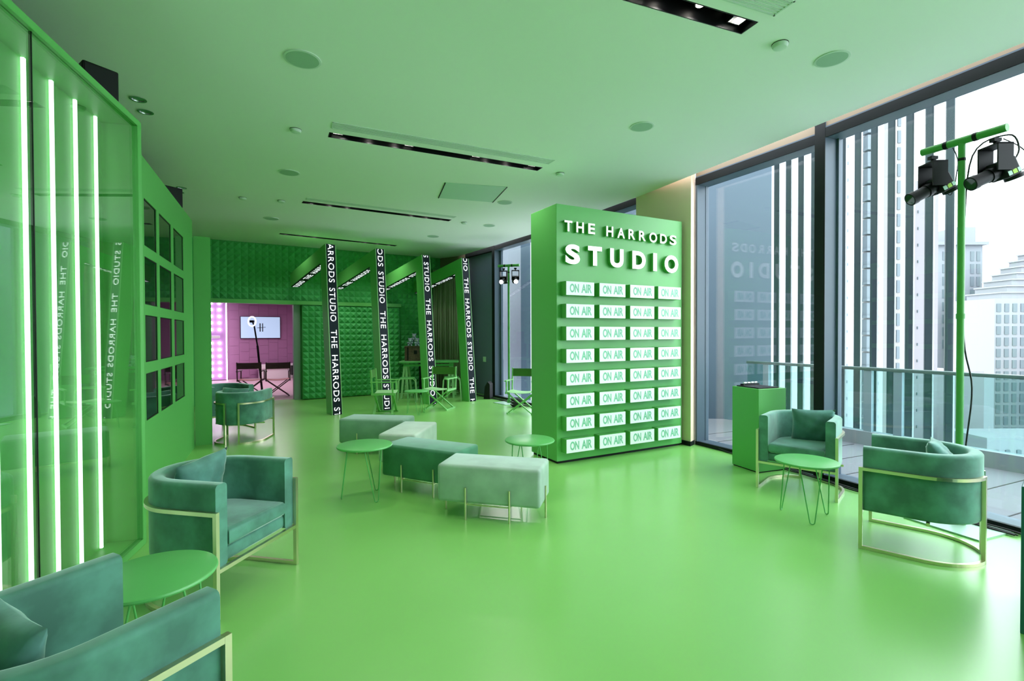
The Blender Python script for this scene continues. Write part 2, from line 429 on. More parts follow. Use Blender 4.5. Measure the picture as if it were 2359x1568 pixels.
b = MB(); b.box((0,-.07,-.03),(RL,.07,.16)); obj('base_channel', b, mat('channel_grey', (.26,.29,.32), .5), bal)
b = MB(); b.box((0,-.008,.16),(RL,.008,1.02)); obj('glass_infill', b, glass('balustrade_glass', (.66,.80,.79), .6, 1.5), bal)
for t in (.32,1.9,2.27,3.9,5.5):
    b = MB(); b.box((t,-.03,.16),(t+.10,.03,1.02)); obj('post', b, mat('post_blue_grey', (.20,.27,.32), .4) if 'post_blue_grey' not in MATS else MATS['post_blue_grey'], bal)
# dark party wall seen through the left window
b = MB(); b.prism([(1.75,9.4),(4.72,9.02),(4.80,9.6),(1.75,10.0)], -4, 6.5); struct('wall_party', b, mat('blue_grey_cladding', (.035,.062,.09), .5))
b = MB(); b.prism([(-.25,14.4),(.24,13.2),(.5,13.3),(.1,14.8)], -3, 5); struct('wall_party_far', b, MATS['blue_grey_cladding'])
# vertical fins
fin0 = None
fd = Vector((-.42,1)).normalized()
for n in range(12):
    Y = 11.4-.277*n; X = 10.9-.42*Y
    if fin0 is None:
        fin0 = thing('facade_fin', 'x', 'fin', (X,Y,0), 0, 'vertical fins outside the windows')
        b = MB(); b.box((-.075,-.08,-6.0),(.03,.08,9.0)); obj('fin_blade', b, FIN, fin0, bevel=.02)
        b = MB(); b.box((.032,-.06,-6.0),(.055,.06,9.0)); obj('fin_lit_side', b, FINL, fin0)  # pale strip standing for the fin's lit side
        fin0.rotation_euler[2] = -.62
        r = fin0
    else: r = dup(fin0, (X,Y,0), -.62, 'x')
    r['label'] = 'tall dark vertical facade fin in the row outside the windows'
b = MB(); b.bar((6.05,11.6,-6.1),(7.5,8.1,-6.1),.3,.2); struct('trim_12', b, FIN)
# ---- city
def at(px, D): return ((px-1179.5)/1141.*D, D)
def hz(py, D): return 1.55 - (py-768)/1141.*D
def tower(name, label, px0, px1, ytop, D, m, wins=None, dep=12, wm=None, bands=0, bay_box=0):
    x0,_ = at(px0,D); x1,_ = at(px1,D); zt = hz(ytop,D); zb = -60
    t = thing(name, label, 'building', ((x0+x1)/2, D, zb))
    w = (x1-x0); b = MB(); b.box((-w/2,0,0),(w/2,dep,zt-zb)); obj('building_body', b, m, t)
    if wins:
        for (a, c, wn, pitch, hh, ya, yb) in wins:      # pixel columns and pitch in pixels
            z = hz(ya, D)
            wx0 = at(a,D)[0]-(x0+x1)/2; wx1 = at(c,D)[0]-(x0+x1)/2
            k = 0; proto = None
            while z > hz(yb, D) and k < 46:
                if proto is None:
                    b = MB(); o_ = -bay_box-.1; h2 = hh/1141*D
                    if bay_box:
                        b.box((wx0,o_,0),(wx1,0,h2)); b.box((wx0-.1,o_-.15,-.25),(wx1+.1,0,0))
                    else: b.box((wx0,-.12,0),(wx1,.05,h2))
                    proto = obj('window', b, wm or CITYC, t); o2 = proto
                else:
                    o2 = proto.copy(); COL.objects.link(o2); o2.parent = t
                o2.location = (0,0,z-zb-hh/1141*D); z -= pitch/1141*D; k += 1
    if bands:
        z = zb+5; b = MB()
        while z < zt-.5:
            b.box((-w/2-.3,-.5,z),(w/2+.3,0,z+.9)); z += bands
        obj('balcony_bands', b, CITYA, t)
    return t
tower('tower_block','white tower with a column of projecting bay windows behind the fins',1700,2034,-300,46,mat('white_tower_render',(.34,.34,.355),.9),[(1986,2008,1,38,28,-60,1200),(1930,1938,1,38,24,-60,1200)],bay_box=.5)
tower('tower_block','narrow pale tower with a strip of small dark windows behind the fins',2046,2096,-260,60,CITYB,[(2064,2071,1,38,28,-150,1200)])
tower('tower_block','beige windowless tower rising between the fins',2096,2160,420,70,CITYP,[(2112,2114,1,38,6,450,1200)])
t = tower('tower_block','grey tower with two columns of blue windows and a flat cornice',2160,2262,568,125,CITYD,[(2234,2242,1,29,22,582,800),(2248,2256,1,29,22,582,800),(2170,2176,1,29,20,582,800)])
b = MB(); zt = hz(568,125)+60; b.box((-6.4,-1,zt),(6.3,10,zt+.8)); b.box((-1,0,zt),(3.8,6,zt+4.6)); obj('roof_cornice', b, CITYD, t)
t = tower('tower_block','pale tower with a stepped white roof at the right edge',2291,2520,690,110,CITYA,[(2295+k*18.5,2305+k*18.5,1,26,19,702,1060) for k in range(8)])
b = MB(); zt = hz(690,110)+60
for k in range(7): b.box((-9+k*1.5,.5+k*.4,zt+k*1.5),(11-k*.4,9-k*.5,zt+k*1.5+1.5)); b.box((-9+k*1.5-.4,.1+k*.4,zt+k*1.5+1.2),(11.4-k*.4,9-k*.5,zt+k*1.5+1.5))
obj('stepped_roof', b, CITYA, t)
t = tower('apartment_block','pinkish apartment block with curved balcony bands below the handrail',2100,2268,858,75,CITYP,bands=3.1)
tower('low_building','pale low building with small windows by the right edge',2276,2520,1012,60,CITYA,[(2292+k*26,2302+k*26,1,34,20,1040,1150) for k in range(5)],dep=6)
tower('apartment_block','mid-distance pinkish block above the handrail',2190,2292,800,150,CITYP,[(2200+k*14,2207+k*14,1,14,8,812,900) for k in range(6)])
tower('tower_block','faint distant tower near the stepped roof',2264,2290,735,300,CITYA)
tower('tower_block','faint distant slab far behind',2225,2262,822,320,CITYD)
tower('tower_block','pale tower seen through the far left window',1205,1226,300,40,CITYA,dep=4)
tower('tower_block','pale tower out to the right of the terrace',2600,3300,735,70,CITYB,[(2620+k*60,2650+k*60,1,40,25,750,1100) for k in range(8)])
b = MB(); b.box((-900,12,-61),(900,1200,-60)); b.box((12,-600,-61),(900,12,-60)); o = struct('ground', b, GROUND)

# ================================================================ CASE WITH LED TUBES (left)
cu = Vector((-2.735+2.335, 3.66-2.31)).normalized()          # along the front, away from camera
CF = Vector((-2.735,3.68)); L_ = 5.2; CH = 3.12
case = thing('display_case', 'long green glazed wall case with vertical white light tubes at left', 'display case', (CF.x,CF.y,0), rzof(-cu))
# local: x from far end toward camera; room side = +y? check
Mi = Matrix.Rotation(-rzof(-cu),3,'Z')
rm = Mi @ Vector((1,0,0)); sg = 1 if rm.y > 0 else -1      # sign of the room side in local y
def cbx(mb, x0, x1, y0, y1, z0, z1): mb.box((x0, min(sg*y0,sg*y1), z0),(x1, max(sg*y0,sg*y1), z1))
b = MB(); cbx(b,0,L_,0,-.62,CH-.045,CH); cbx(b,0,L_,0,-.62,0,.05); cbx(b,0,.055,0,-.62,.05,CH-.045); cbx(b,L_-.05,L_,0,-.62,.05,CH-.045)
obj('case_frame', b, GREEN, case, bevel=.004)
b = MB(); cbx(b,.055,L_-.05,-.225,-.60,.05,CH-.045); obj('back_panel', b, GREEN, case)
def ca(Y):            # local x on the case for a front point at depth Y
    return (CF.y - Y)/cu.y
for gx0, gx1 in ((.058, ca(2.515)), (ca(2.505), L_-.06)):
    b = MB(); cbx(b,gx0,gx1,-.02,-.028,.05,CH-.045); obj('glass_pane', b, CASEG, case)
b = MB(); cbx(b,ca(2.513),ca(2.507),-.018,-.030,.05,CH-.045); obj('glass_joint', b, BLKP, case)
for k in range(9):
    x = .171+k*.2525; b = MB()
    y = -.208*sg; b.box((x-.009,y-.008,.06),(x+.009,y+.008,CH-.05)); obj('light_tube', b, TUBE, case)
# ================================================================ PARTITION WITH WINDOWS
PQ = Vector((-3.182,4.253)); PE = Vector((-4.427,6.906)); pd = (PE-PQ).normalized()
par = thing('window_partition', 'green partition wall with twelve dark window panes in a grid', 'partition', (PQ.x,PQ.y,0), rzof(pd))
cols = [(.145,.64),(.755,1.355),(1.488,2.12)]; rows = [(.79,1.21),(1.31,1.73),(1.825,2.25),(2.345,2.765)]
b = MB(); xs = [-.33]+[v for c in cols for v in c]+[2.83]; zs = [0]+[v for r in rows for v in r]+[3.12]
for i in range(len(xs)-1):
    for j in range(len(zs)-1):
        if i % 2 == 1 and j % 2 == 1: continue
        b.box((xs[i],0,zs[j]),(xs[i+1],.22,zs[j+1]))
obj('partition_wall', b, GREEN, par)
fr = MB()
for c in cols:
    for r in rows:
        b = MB(); b.box((c[0]+.008,.010,r[0]+.008),(c[1]-.008,.02,r[1]-.008)); obj('window_pane', b, DARKG, par)
        b = MB()
        for (x0,x1,z0,z1) in ((c[0],c[1],r[0],r[0]+.008),(c[0],c[1],r[1]-.008,r[1]),(c[0],c[0]+.008,r[0],r[1]),(c[1]-.008,c[1],r[0],r[1])): b.box((x0,.006,z0),(x1,.05,z1))
        obj('pane_gasket', b, BLKP, par)
# return wall at its far end
pr = MB(); M = frame2((-4.44,6.92), (.26,.16)); pr.box((0,0,0),(.205,.35,2.93),M)
tag(obj('green_pier', pr, GREEN), 'plain green pier beyond the end of the window partition', 'pier')

# ================================================================ SIGN BLOCK
BC = Vector((.529,5.870)); bu = Vector((2.348-.529, 6.854-5.870)).normalized()
blk = thing('sign_wall', 'freestanding green sign wall with white raised letters and a grid of white light boxes', 'sign', (BC.x,BC.y,0), rzof(bu))
b = MB(); b.box((0,0,.03),(2.07,.59,3.09)); obj('wall_body', b, mat('sign_wall_paint', (.125,.46,.12), .34), blk, bevel=.003, seg=1)
b = MB(); b.box((.02,.02,0),(2.05,.57,.03)); obj('plinth', b, BLKP, blk)
LT = [('T',.083,.194,2.765,2.892),('H',.254,.364,2.765,2.892),('E',.43,.532,2.765,2.892),('H',.708,.818,2.76,2.887),('A',.884,1.006,2.756,2.884),
      ('R',1.066,1.178,2.756,2.883),('R',1.244,1.359,2.753,2.880),('O',1.422,1.559,2.747,2.877),('D',1.614,1.736,2.749,2.874),('S',1.788,1.913,2.744,2.874)]
for ch,x0,x1,z0,z1 in LT:
    bm = letter_bm(ch, x1-x0, z1-z0, .05, bold=.022)
    bm_obj('raised_letter', bm, axes((1,0,0),(0,0,1),(x0,0,z0)), [LETW, GREEN], blk, front=1)
for ch,x0,x1,z0,z1 in [('S',.09,.303,2.379,2.615),('T',.422,.635,2.381,2.617),('U',.764,.98,2.38,2.616),('D',1.126,1.354,2.382,2.612),('I',1.485,1.553,2.372,2.608),('O',1.689,1.942,2.364,2.602)]:
    bm = letter_bm(ch, x1-x0, z1-z0, .055, bold=.045)
    bm_obj('raised_letter', bm, axes((1,0,0),(0,0,1),(x0,0,z0)), [LETW, GREEN], blk, front=1)
sb = MB(); sb.box((0,-.105,0),(.412,0,.166)); sbm = sb.mesh('sign_box', GREEN)
ff = MB(); ff.box((.003,-.111,.003),(.409,-.1045,.163)); ffm = ff.mesh('sign_face', SIGNW)
let = None
for r in range(8):
    for c in range(4):
        o = bpy.data.objects.new('sign_box', sbm); COL.objects.link(o); o.parent = blk
        o.location = ((.062,.552,1.04,1.520)[c], 0, 2.004-.2663*r)
        f = bpy.data.objects.new('sign_face', ffm); COL.objects.link(f); f.parent = o
        if let is None:
            bm = None
            mb = MB()
            let = bpy.data.objects.new('lettering', None)
            parts = []
            for wd, x0, x1 in (('ON', .052,.182),('AIR', .218,.372)):
                bb = letter_bm(wd, x1-x0, .104, .0012, bold=.030, space=.95)
                bmesh.ops.transform(bb, matrix=axes((1,0,0),(0,0,1),(x0,-.111,.033)), verts=bb.verts)
                n0 = [v.co.copy() for v in bb.verts]; bb.verts.index_update(); mb.add(n0, [[v.index for v in f_.verts] for f_ in bb.faces]); bb.free()
            bpy.data.objects.remove(let); lme = mb.mesh('lettering', LETG); let = lme
        k = bpy.data.objects.new('lettering', let); COL.objects.link(k); k.parent = o

# ================================================================ LEANING SCREEN GATES
gu = Vector((-.65,.76)).normalized(); gw = Vector((.76,.65)).normalized()
PER = 2.33
def run_text(parent, M, length, start, h, y0, cut):
    """LED wording; local x down the strip; start = where STUDIO begins"""
    for k in range(-2, 3):
        for wd, off, ln in (('STUDIO',0,.283),('THE',.354,.153),('HARRODS',.565,.388)):
            x = start + (k+off)*PER; w = ln*PER
            if x+w < .01 or x > length-.01: continue
            bm = letter_bm(wd, w, h, .002, bold=.001, space=1.12, cut=cut, clip=(max(.01,0), length-.01), x0=x)
            if bm is None: continue
            bmesh.ops.translate(bm, verts=bm.verts, vec=(0,y0,0))
            bm_obj('led_wording', bm, M, [LEDT], parent)
gates = [((-3.386,9.565),.26*3.34,(.64,.74),'nearest the studio doorway'),((-2.558,10.115),.143*3.34,(.64,.74),'second from the doorway'),
         ((-1.749,10.946),.049*3.34,(.26,.36),'behind the folding chair'),((-.912,11.42),.59*3.34-PER,(.26,.36),'nearest the far windows')]
for (gx,gy),st,cut_,where in gates:
    hwid = .1025
    g = thing('leaning_screen_arch', 'leaning green arch with black text screens on its leg and arm, '+where, 'screen arch', (gx,gy,0), rzof(gu), 'leaning screen arches')
    # local x along gu, y = left normal = -gw side
    prof = [(0,0),(.28,0),(.55,2.99),(2.50,2.66),(2.50,2.96),(.29,3.33)]
    b = MB(); vs = [(s,-hwid,z) for s,z in prof]+[(s,hwid,z) for s,z in prof]; n = 6
    b.add(vs, [(0,1,2,5),(2,3,4,5),(6,11,8,7),(8,11,10,9)]+[(i,(i+1)%n,n+(i+1)%n,n+i) for i in range(n)])
    obj('arch_body', b, GREEN, g)
    ldir = Vector((-.29,0,-3.33)).normalized()            # down the leg
    # width direction toward image right is gw = local -y
    right = ldir; up = Vector((0,-1,0)); nrm = right.cross(up)
    org = Vector((.29,0,3.33)); LL = math.hypot(.29,3.33)
    if nrm.x > 0: pass
    M = axes(right, up, org + nrm*.001 - up*hwid)
    s = MB(); s.box((.0,.012,0),(LL,2*hwid-.012,.006),M); sc = obj('text_screen', s, SCRN, g)
    run_text(sc, M @ Matrix.Translation((0,0,.006)), LL, st, .112, .012+.032, cut_)
    # frame edges of the screen
    s = MB(); s.box((0,0,0),(LL,.012,.010),M); s.box((0,2*hwid-.012,0),(LL,2*hwid,.010),M); obj('screen_edge', s, CHS, g)
    # screen under the arm
    r2_ = Vector((.60-2.50,0,2.98-2.66)).normalized(); A0 = Vector((2.50,0,2.66)); AL = Vector((.60-2.50,0,2.98-2.66)).length
    up2 = Vector((0,1,0)); n2 = r2_.cross(up2)
    if n2.z > 0: up2 = -up2; n2 = -n2
    M = axes(r2_, up2, A0 + n2*.001 - up2*hwid)
    s = MB(); s.box((0,.012,0),(AL,2*hwid-.012,.006),M); sc = obj('text_screen', s, SCRN, g)
    run_text(sc, M @ Matrix.Translation((0,0,.006)), AL, st+.2-PER*.5, .112, .045, cut_)

# ================================================================ TUB CHAIRS
def u_path(R, yf, n=20, a0=0, a1=PI):
    """U in plan: right arm front -> round back -> left arm front. local front = +y"""
    pts = [(R,yf,1,0)]
    for i in range(n+1):
        a = -PI*i/n; pts.append((R*math.cos(a), R*math.sin(a), math.cos(a), math.sin(a)))
    pts.append((-R,yf,-1,0)); return pts
def sweep(path, prof, closed_prof=True):
    b = MB(); m = len(prof); vs = []
    for x,y,nx,ny in path:
        for o,z in prof: vs.append((x+nx*o, y+ny*o, z))
    fs = [(i*m+k, i*m+(k+1)%m, (i+1)*m+(k+1)%m, (i+1)*m+k) for i in range(len(path)-1) for k in range(m)]
    b.add(vs, fs, smooth=True); k = (len(path)-1)*m
    b.add(vs, [tuple(range(m))[::-1], tuple(range(k,k+m))]); return b
def rrect(x0,x1,z0,z1,r,n=4):
    P = []
    for cx,cz,a in ((x1-r,z1-r,0),(x0+r,z1-r,PI/2),(x0+r,z0+r,PI),(x1-r,z0+r,3*PI/2)):
        for i in range(n+1): t = a+PI/2*i/n; P.append((cx+r*math.cos(t), cz+r*math.sin(t)))
    return P
def slab_D(R, yf, z0, z1, r, puff=0):
    """D-shaped cushion with rounded rim"""
    pl = [(R,yf)]+[(R*math.cos(-PI*i/18), R*math.sin(-PI*i/18)) for i in range(19)]+[(-R,yf)]
    b = MB(); n = len(pl); levels = []
    for i in range(5): t = PI/2*i/4; levels.append((r*(1-math.sin(t)), z0+r*(1-math.cos(t))))
    for i in range(5): t = PI/2*i/4; levels.append((r*(1-math.cos(t)), z1-r*(1-math.sin(t))))
    vs = []
    for ins,z in levels:
        k = (R-ins)/R
        for x,y in pl:
            yy = (y*k if y <= 0 else y-ins); vs.append((x*k, yy, z))
    m = len(levels); fs = [(j*n+i, j*n+(i+1)%n, (j+1)*n+(i+1)%n, (j+1)*n+i) for j in range(m-1) for i in range(n)]
    b.add(vs, fs, smooth=True)
    c = len(vs); vs2 = vs[(m-1)*n:]+[(0,yf*.3,z1+puff)]
    b.add(vs2, [(i,(i+1)%n,n) for i in range(n)], smooth=True)
    b.add(vs[:n], [tuple(range(n))[::-1]]); return b
def sq_path(pts3, w, closed=False):
    """mitred square tube through points"""
    b = MB(); P = [Vector(p) for p in pts3]; N = len(P); rings = []
    for i,p in enumerate(P):
        a = P[i-1] if (i or closed) else None; c = P[(i+1)%N] if (i < N-1 or closed) else None
        d1 = (p-a).normalized() if a is not None else (c-p).normalized(); d2 = (c-p).normalized() if c is not None else d1
        t = (d1+d2).normalized(); rings.append((p,t,d1,d2))
    return rings
def tubchair(label):
    t = thing('tub_chair', label, 'armchair', (0,0,0), 0, 'velvet tub chairs with gold frames')
    th = .082; R = .245; yf = .32
    sh = sweep(u_path(R, yf), rrect(0,th,.27,.73,.022)); obj('shell', sh, VEL, t, sharp=60)
    b = slab_D(R+.006, yf-.012, .275, .365, .025); obj('seat_base', b, VEL, t, sharp=60)
    b = slab_D(R-.004, yf+.008, .362, .462, .032, .012); obj('seat_cushion', b, VEL, t, sharp=60)
    # gold frame: two side loops plus a front bar
    Ro = R+th+.011; k = .011
    for sx in (1,-1):
        path = [(sx*Ro, yf+.012, sx, 0), (sx*Ro, 0.0, sx, 0)]
        aend = math.radians(74)
        for i in range(1,17): a = aend*i/16; path.append((sx*Ro*math.cos(a), -Ro*math.sin(a), sx*math.cos(a), -math.sin(a)))
        f = MB()
        for z in (.575,.0115):
            g = sweep(path, [(k,z+k),(-k,z+k),(-k,z-k),(k,z-k)]); f.add(g.v, g.f)
        for x,y in (path[0][:2],path[-1][:2]):
            a = math.atan2(y,x) if y < -.1 else 0
            f.box((-k-.0005,-k-.0005,.0005),(k+.0005,k+.0005,.5865), Matrix.Translation((x,y,0)) @ Matrix.Rotation(a,4,'Z'))
        obj('side_frame', f, GOLD, t)
    f = MB(); f.box((-Ro,yf,.25),(Ro,yf+.022,.272)); f.box((-Ro,-.05,.25),(Ro,-.03,.27)); obj('front_bar', f, GOLD, t)
    return t
def place(o, center, front):
    o.location = (center[0],center[1],0); o.rotation_euler = (0,0,math.atan2(front[1],front[0])-PI/2)
def front_center(p, q, side):
    """front line between leg points p,q; side = +1/-1 picks facing"""
    p = Vector(p[:2]); q = Vector(q[:2]); d = (q-p).normalized(); n = Vector((d.y,-d.x))*side
    c = (p+q)/2 - n*.332; return c, n
def rzf(n): return math.atan2(n.y,n.x)-PI/2
chB = tubchair('teal velvet tub chair beside the glazed case, facing right, beyond the near green table')
c,n = front_center((-1.605,2.678),(-1.468,3.322), 1); place(chB, c, n); CB=(c,n)
c,n = front_center((-.955,1.60),(-1.50,1.87), 1); CA=(c,n)
chA = dup(chB, (c.x,c.y,0), rzf(n), 'teal velvet tub chair cut off by the bottom left corner')
c,n = front_center((2.484,4.949),(2.949,4.533), 1); CE=(c,n)
c2 = c
dup(chB, (c.x,c.y,0), rzf(n), 'velvet tub chair in front of the windows beside the green pedestal, facing the camera')
c,n = front_center((2.509,3.555),(2.945,4.057), -1); CD=(c,n)
dup(chB, (c.x,c.y,0), rzf(n), 'velvet tub chair nearest the right edge, seen from its side and back')
nC = Vector((-.12,.99)).normalized(); cC = Vector((-4.00,7.30))
dup(chB, (cC.x,cC.y,0), rzf(nC), 'velvet tub chair with its round back to us, left of the studio doorway')
nF = Vector((.786,-.62)).normalized(); cF = Vector((-4.50,7.98))-nF*.33
dup(chB, (cF.x,cF.y,0), rzf(nF), 'velvet tub chair half hidden behind the pier and another tub chair')
for x in ((CA,CB,CD,CE)): pass
def pillow(label, loc, rz, tilt, roll=0, s=.38):
    b = MB(); N = 14; vs = []; fs = []
    for side in (1,-1):
        for i in range(N+1):
            for j in range(N+1):
                u = -1+2*i/N; v = -1+2*j/N
                e = max(0,(1-u*u)*(1-v*v))**.42
                pin = 1-.07*(1-abs(u)**2)*(abs(v)**3) ; pin2 = 1-.07*(1-abs(v)**2)*(abs(u)**3)
                wr = .006*math.sin(9*u+4*v)*e + .004*math.sin(13*v-6*u)
                vs.append((u*s/2*pin2, side*(.068*e+wr*e), v*s/2*pin))
        o = 0 if side == 1 else (N+1)**2
        for i in range(N):
            for j in range(N):
                a = o+i*(N+1)+j; fs.append((a,a+1,a+N+2,a+N+1))
    b.add(vs, fs, smooth=True); o = obj('cushion', b, CUSH, None, smooth=True, sharp=180)
    o.matrix_world = Matrix.Translation(loc) @ Matrix.Rotation(rz,4,'Z') @ Matrix.Rotation(tilt,4,'X') @ Matrix.Rotation(roll,4,'Y')
    return tag(o, label, 'cushion', 'teal throw cushions on the tub chairs')
def on_seat(C, lab, off=-.10, side=0, tilt=-.32, roll=.06, yaw=0):
    c,n = C; r = Vector((n.y,-n.x)); p = c + n*off + r*side
    pillow(lab, (p.x,p.y,.612), rzf(n)+yaw, tilt, roll)
on_seat(CB, 'teal cushion leaning in the tub chair beside the glazed case', -.135, -.03, roll=.12)
on_seat(CE, 'pale green cushion leaning in the tub chair beside the pedestal', -.06, -.07, yaw=.35, roll=.02)
on_seat(CD, 'teal cushion peeking over the back of the tub chair nearest the right edge', -.13, 0, tilt=-.5)
on_seat(CA, 'dark teal cushion low in the corner tub chair', -.12, .0)
on_seat((cC,nC), 'pale cushion inside the tub chair with its round back to us', -.05, -.1, tilt=-.6)

# ================================================================ HAIRPIN TABLES
def hairpin(label):
    t = thing('side_table', label, 'side table', (0,0,0), 0, 'small round green hairpin tables')
    b = MB(); b.lathe([(.236,0),(.247,.004),(.25,.011),(.247,.019),(.240,.022)], (0,0,.470), 48); obj('table_top', b, TBL, t)
    for k in range(3):
        a = 2*PI*k/3; f = MB(); r0, r1 = .15, .205
        rad = Vector((math.cos(a), math.sin(a), 0)); tg = Vector((-math.sin(a), math.cos(a), 0))
        pts = [rad*r0+tg*.085+Vector((0,0,.47))]
        pts.append(rad*r1+tg*.020+Vector((0,0,.03)))
        for i in range(1,6): th = PI*i/6; pts.append(rad*r1+tg*.020*math.cos(th)+Vector((0,0,.025-.020*math.sin(th))))
        pts.append(rad*r1-tg*.020+Vector((0,0,.03))); pts.append(rad*r0-tg*.085+Vector((0,0,.47)))
        f.tube(pts, .0048, 8); obj('hairpin_leg', f, TBL, t)
    return t
tb = hairpin('round green table between the two left tub chairs'); tb.location = (-1.60,2.19,0); tb.rotation_euler[2] = .2
def tab(x,y,a,l,s=1):
    o = dup(tb,(x,y,0),a,l); o.scale = (s,s,s); return o
# aim one leg at the seen foot
tab(2.485,4.17, math.atan2(3.997-4.17,2.426-2.485), 'round green table between the two right tub chairs', .97)
tab(-1.405,4.70, math.atan2(4.529-4.70,-1.233+1.405), 'round green table left of the dark middle bench', 1.03)
tab(.175,4.97, .5, 'round green table against the left edge of the sign wall')
tab(-1.86,9.62, .9, 'round green table far back between the folding chairs', .93)

# ================================================================ BENCHES
def bench(label, center, ang, m, L=.89, D=.42):
    t = thing('velvet_bench', label, 'bench', (center[0],center[1],0), math.radians(ang), 'velvet benches in a staggered row')
    b = MB(); b.box((-L/2,-D/2,.135),(L/2,D/2,.452)); obj('padded_body', b, m, t, bevel=.028, seg=4, smooth=True, sharp=180)
    yo = D/2+.006
    for sy in (1,-1):
        for x in (-.19,.19):
            f = MB(); f.cyl((x,sy*yo,0),(x,sy*yo,.268),.0085,n=12); obj('leg', f, GOLD, t)
        f = MB(); f.bar((-.19,sy*(yo-.012),.126),(.19,sy*(yo-.012),.126),.008); obj('rail', f, GOLD, t)
    for sx in (1,-1):
        f = MB(); f.cyl((sx*(L/2+.006),0,0),(sx*(L/2+.006),0,.268),.0085,n=12); obj('leg', f, GOLD, t)
    f = MB(); f.bar((-L/2-.006,0,.128),(L/2+.006,0,.128),.008); f.bar((-.19,-yo,.128),(-.19,yo,.128),.008); f.bar((.19,-yo,.128),(.19,yo,.128),.008); obj('under_rail', f, GOLD, t)
    return t
bench('mint velvet bench nearest the camera on gold legs', (-.157,4.28), -14.5, OT1)
bench('dark green velvet bench, second of the staggered row', (-.826,4.955), -26.5, OT2)
bench('pale cream-green velvet bench lying crosswise in the row', (-1.215,5.84), 82, OT3, L=.83, D=.43)
bench('sage velvet bench at the far left end of the row', (-1.795,6.585), -8.5, OT4)

# ================================================================ PEDESTAL with photo tray
pa = Vector((2.719,5.457)); pdv = Vector((3.101-2.719,5.593-5.457)).normalized()
ped = thing('pedestal', 'square green display pedestal by the windows', 'pedestal', (pa.x,pa.y,0), rzof(pdv))
b = MB(); b.box((0,0,.012),(.40,.385,.93)); obj('pedestal_body', b, GREEN, ped, bevel=.003, seg=1)
b = MB(); b.box((.01,.01,0),(.39,.375,.012)); obj('inset_base', b, BLKP, ped)  # thin black base set in under the pedestal body
tr = thing('black_tray', 'flat black tray lying on the green pedestal', 'tray', (pa.x,pa.y,.93), rzof(pdv))
b = MB(); b.box((.03,.03,0),(.33,.35,.012)); obj('tray_base', b, BLKP, tr, bevel=.004)
lr = thing('metal_trinket_row', 'row of silver fittings on a black holder on the pedestal', 'fittings', (pa.x,pa.y,.942), rzof(pdv)+.12)
b = MB(); b.box((.10,.27,0),(.37,.315,.018)); obj('holder', b, BLKP, lr)
for k in range(4):
    b = MB(); b.cyl((.125+k*.06,.29,.026),(.165+k*.06,.29,.026),.012,n=12); obj('silver_piece', b, SILV, lr)

# ================================================================ FLOOR LIGHT STANDS WITH SPOTLIGHTS
def stand(label, loc, rz, bar_dir, bar_len, rzplate):
    t = thing('light_stand', label, 'light stand', loc, 0, 'green T-shaped light stands')
    M = Matrix.Rotation(rzplate,4,'Z')
    b = MB(); b.box((-.255,-.255,0),(.255,.255,.012),M); obj('base_plate', b, STEEL, t)
    b = MB(); b.cyl((0,0,.012),(0,0,3.06),.024,n=20); b.cyl((0,0,.012),(0,0,.075),.045,n=20); b.cyl((0,0,1.66),(0,0,1.70),.029,n=20); obj('pole', b, mat('stand_green', (.08,.36,.07), .4) if 'stand_green' not in MATS else MATS['stand_green'], t)
    d = Vector(bar_dir).normalized()*bar_len/2
    b = MB(); b.cyl(-d+Vector((0,0,3.08)), d+Vector((0,0,3.08)), .030, n=20); obj('cross_bar', b, MATS['stand_green'], t)
    for s in (.32,-.38):
        b = MB(); p = d*s; b.cyl(p+Vector((0,0,3.08))-d.normalized()*.014, p+Vector((0,0,3.08))+d.normalized()*.014, .0325, n=20); obj('tape_wrap', b, BLACK, t)
    b = MB(); b.cyl((0,0,2.92),(0,0,2.94),.026,n=20); obj('tape_wrap', b, BLACK, t)
    return t
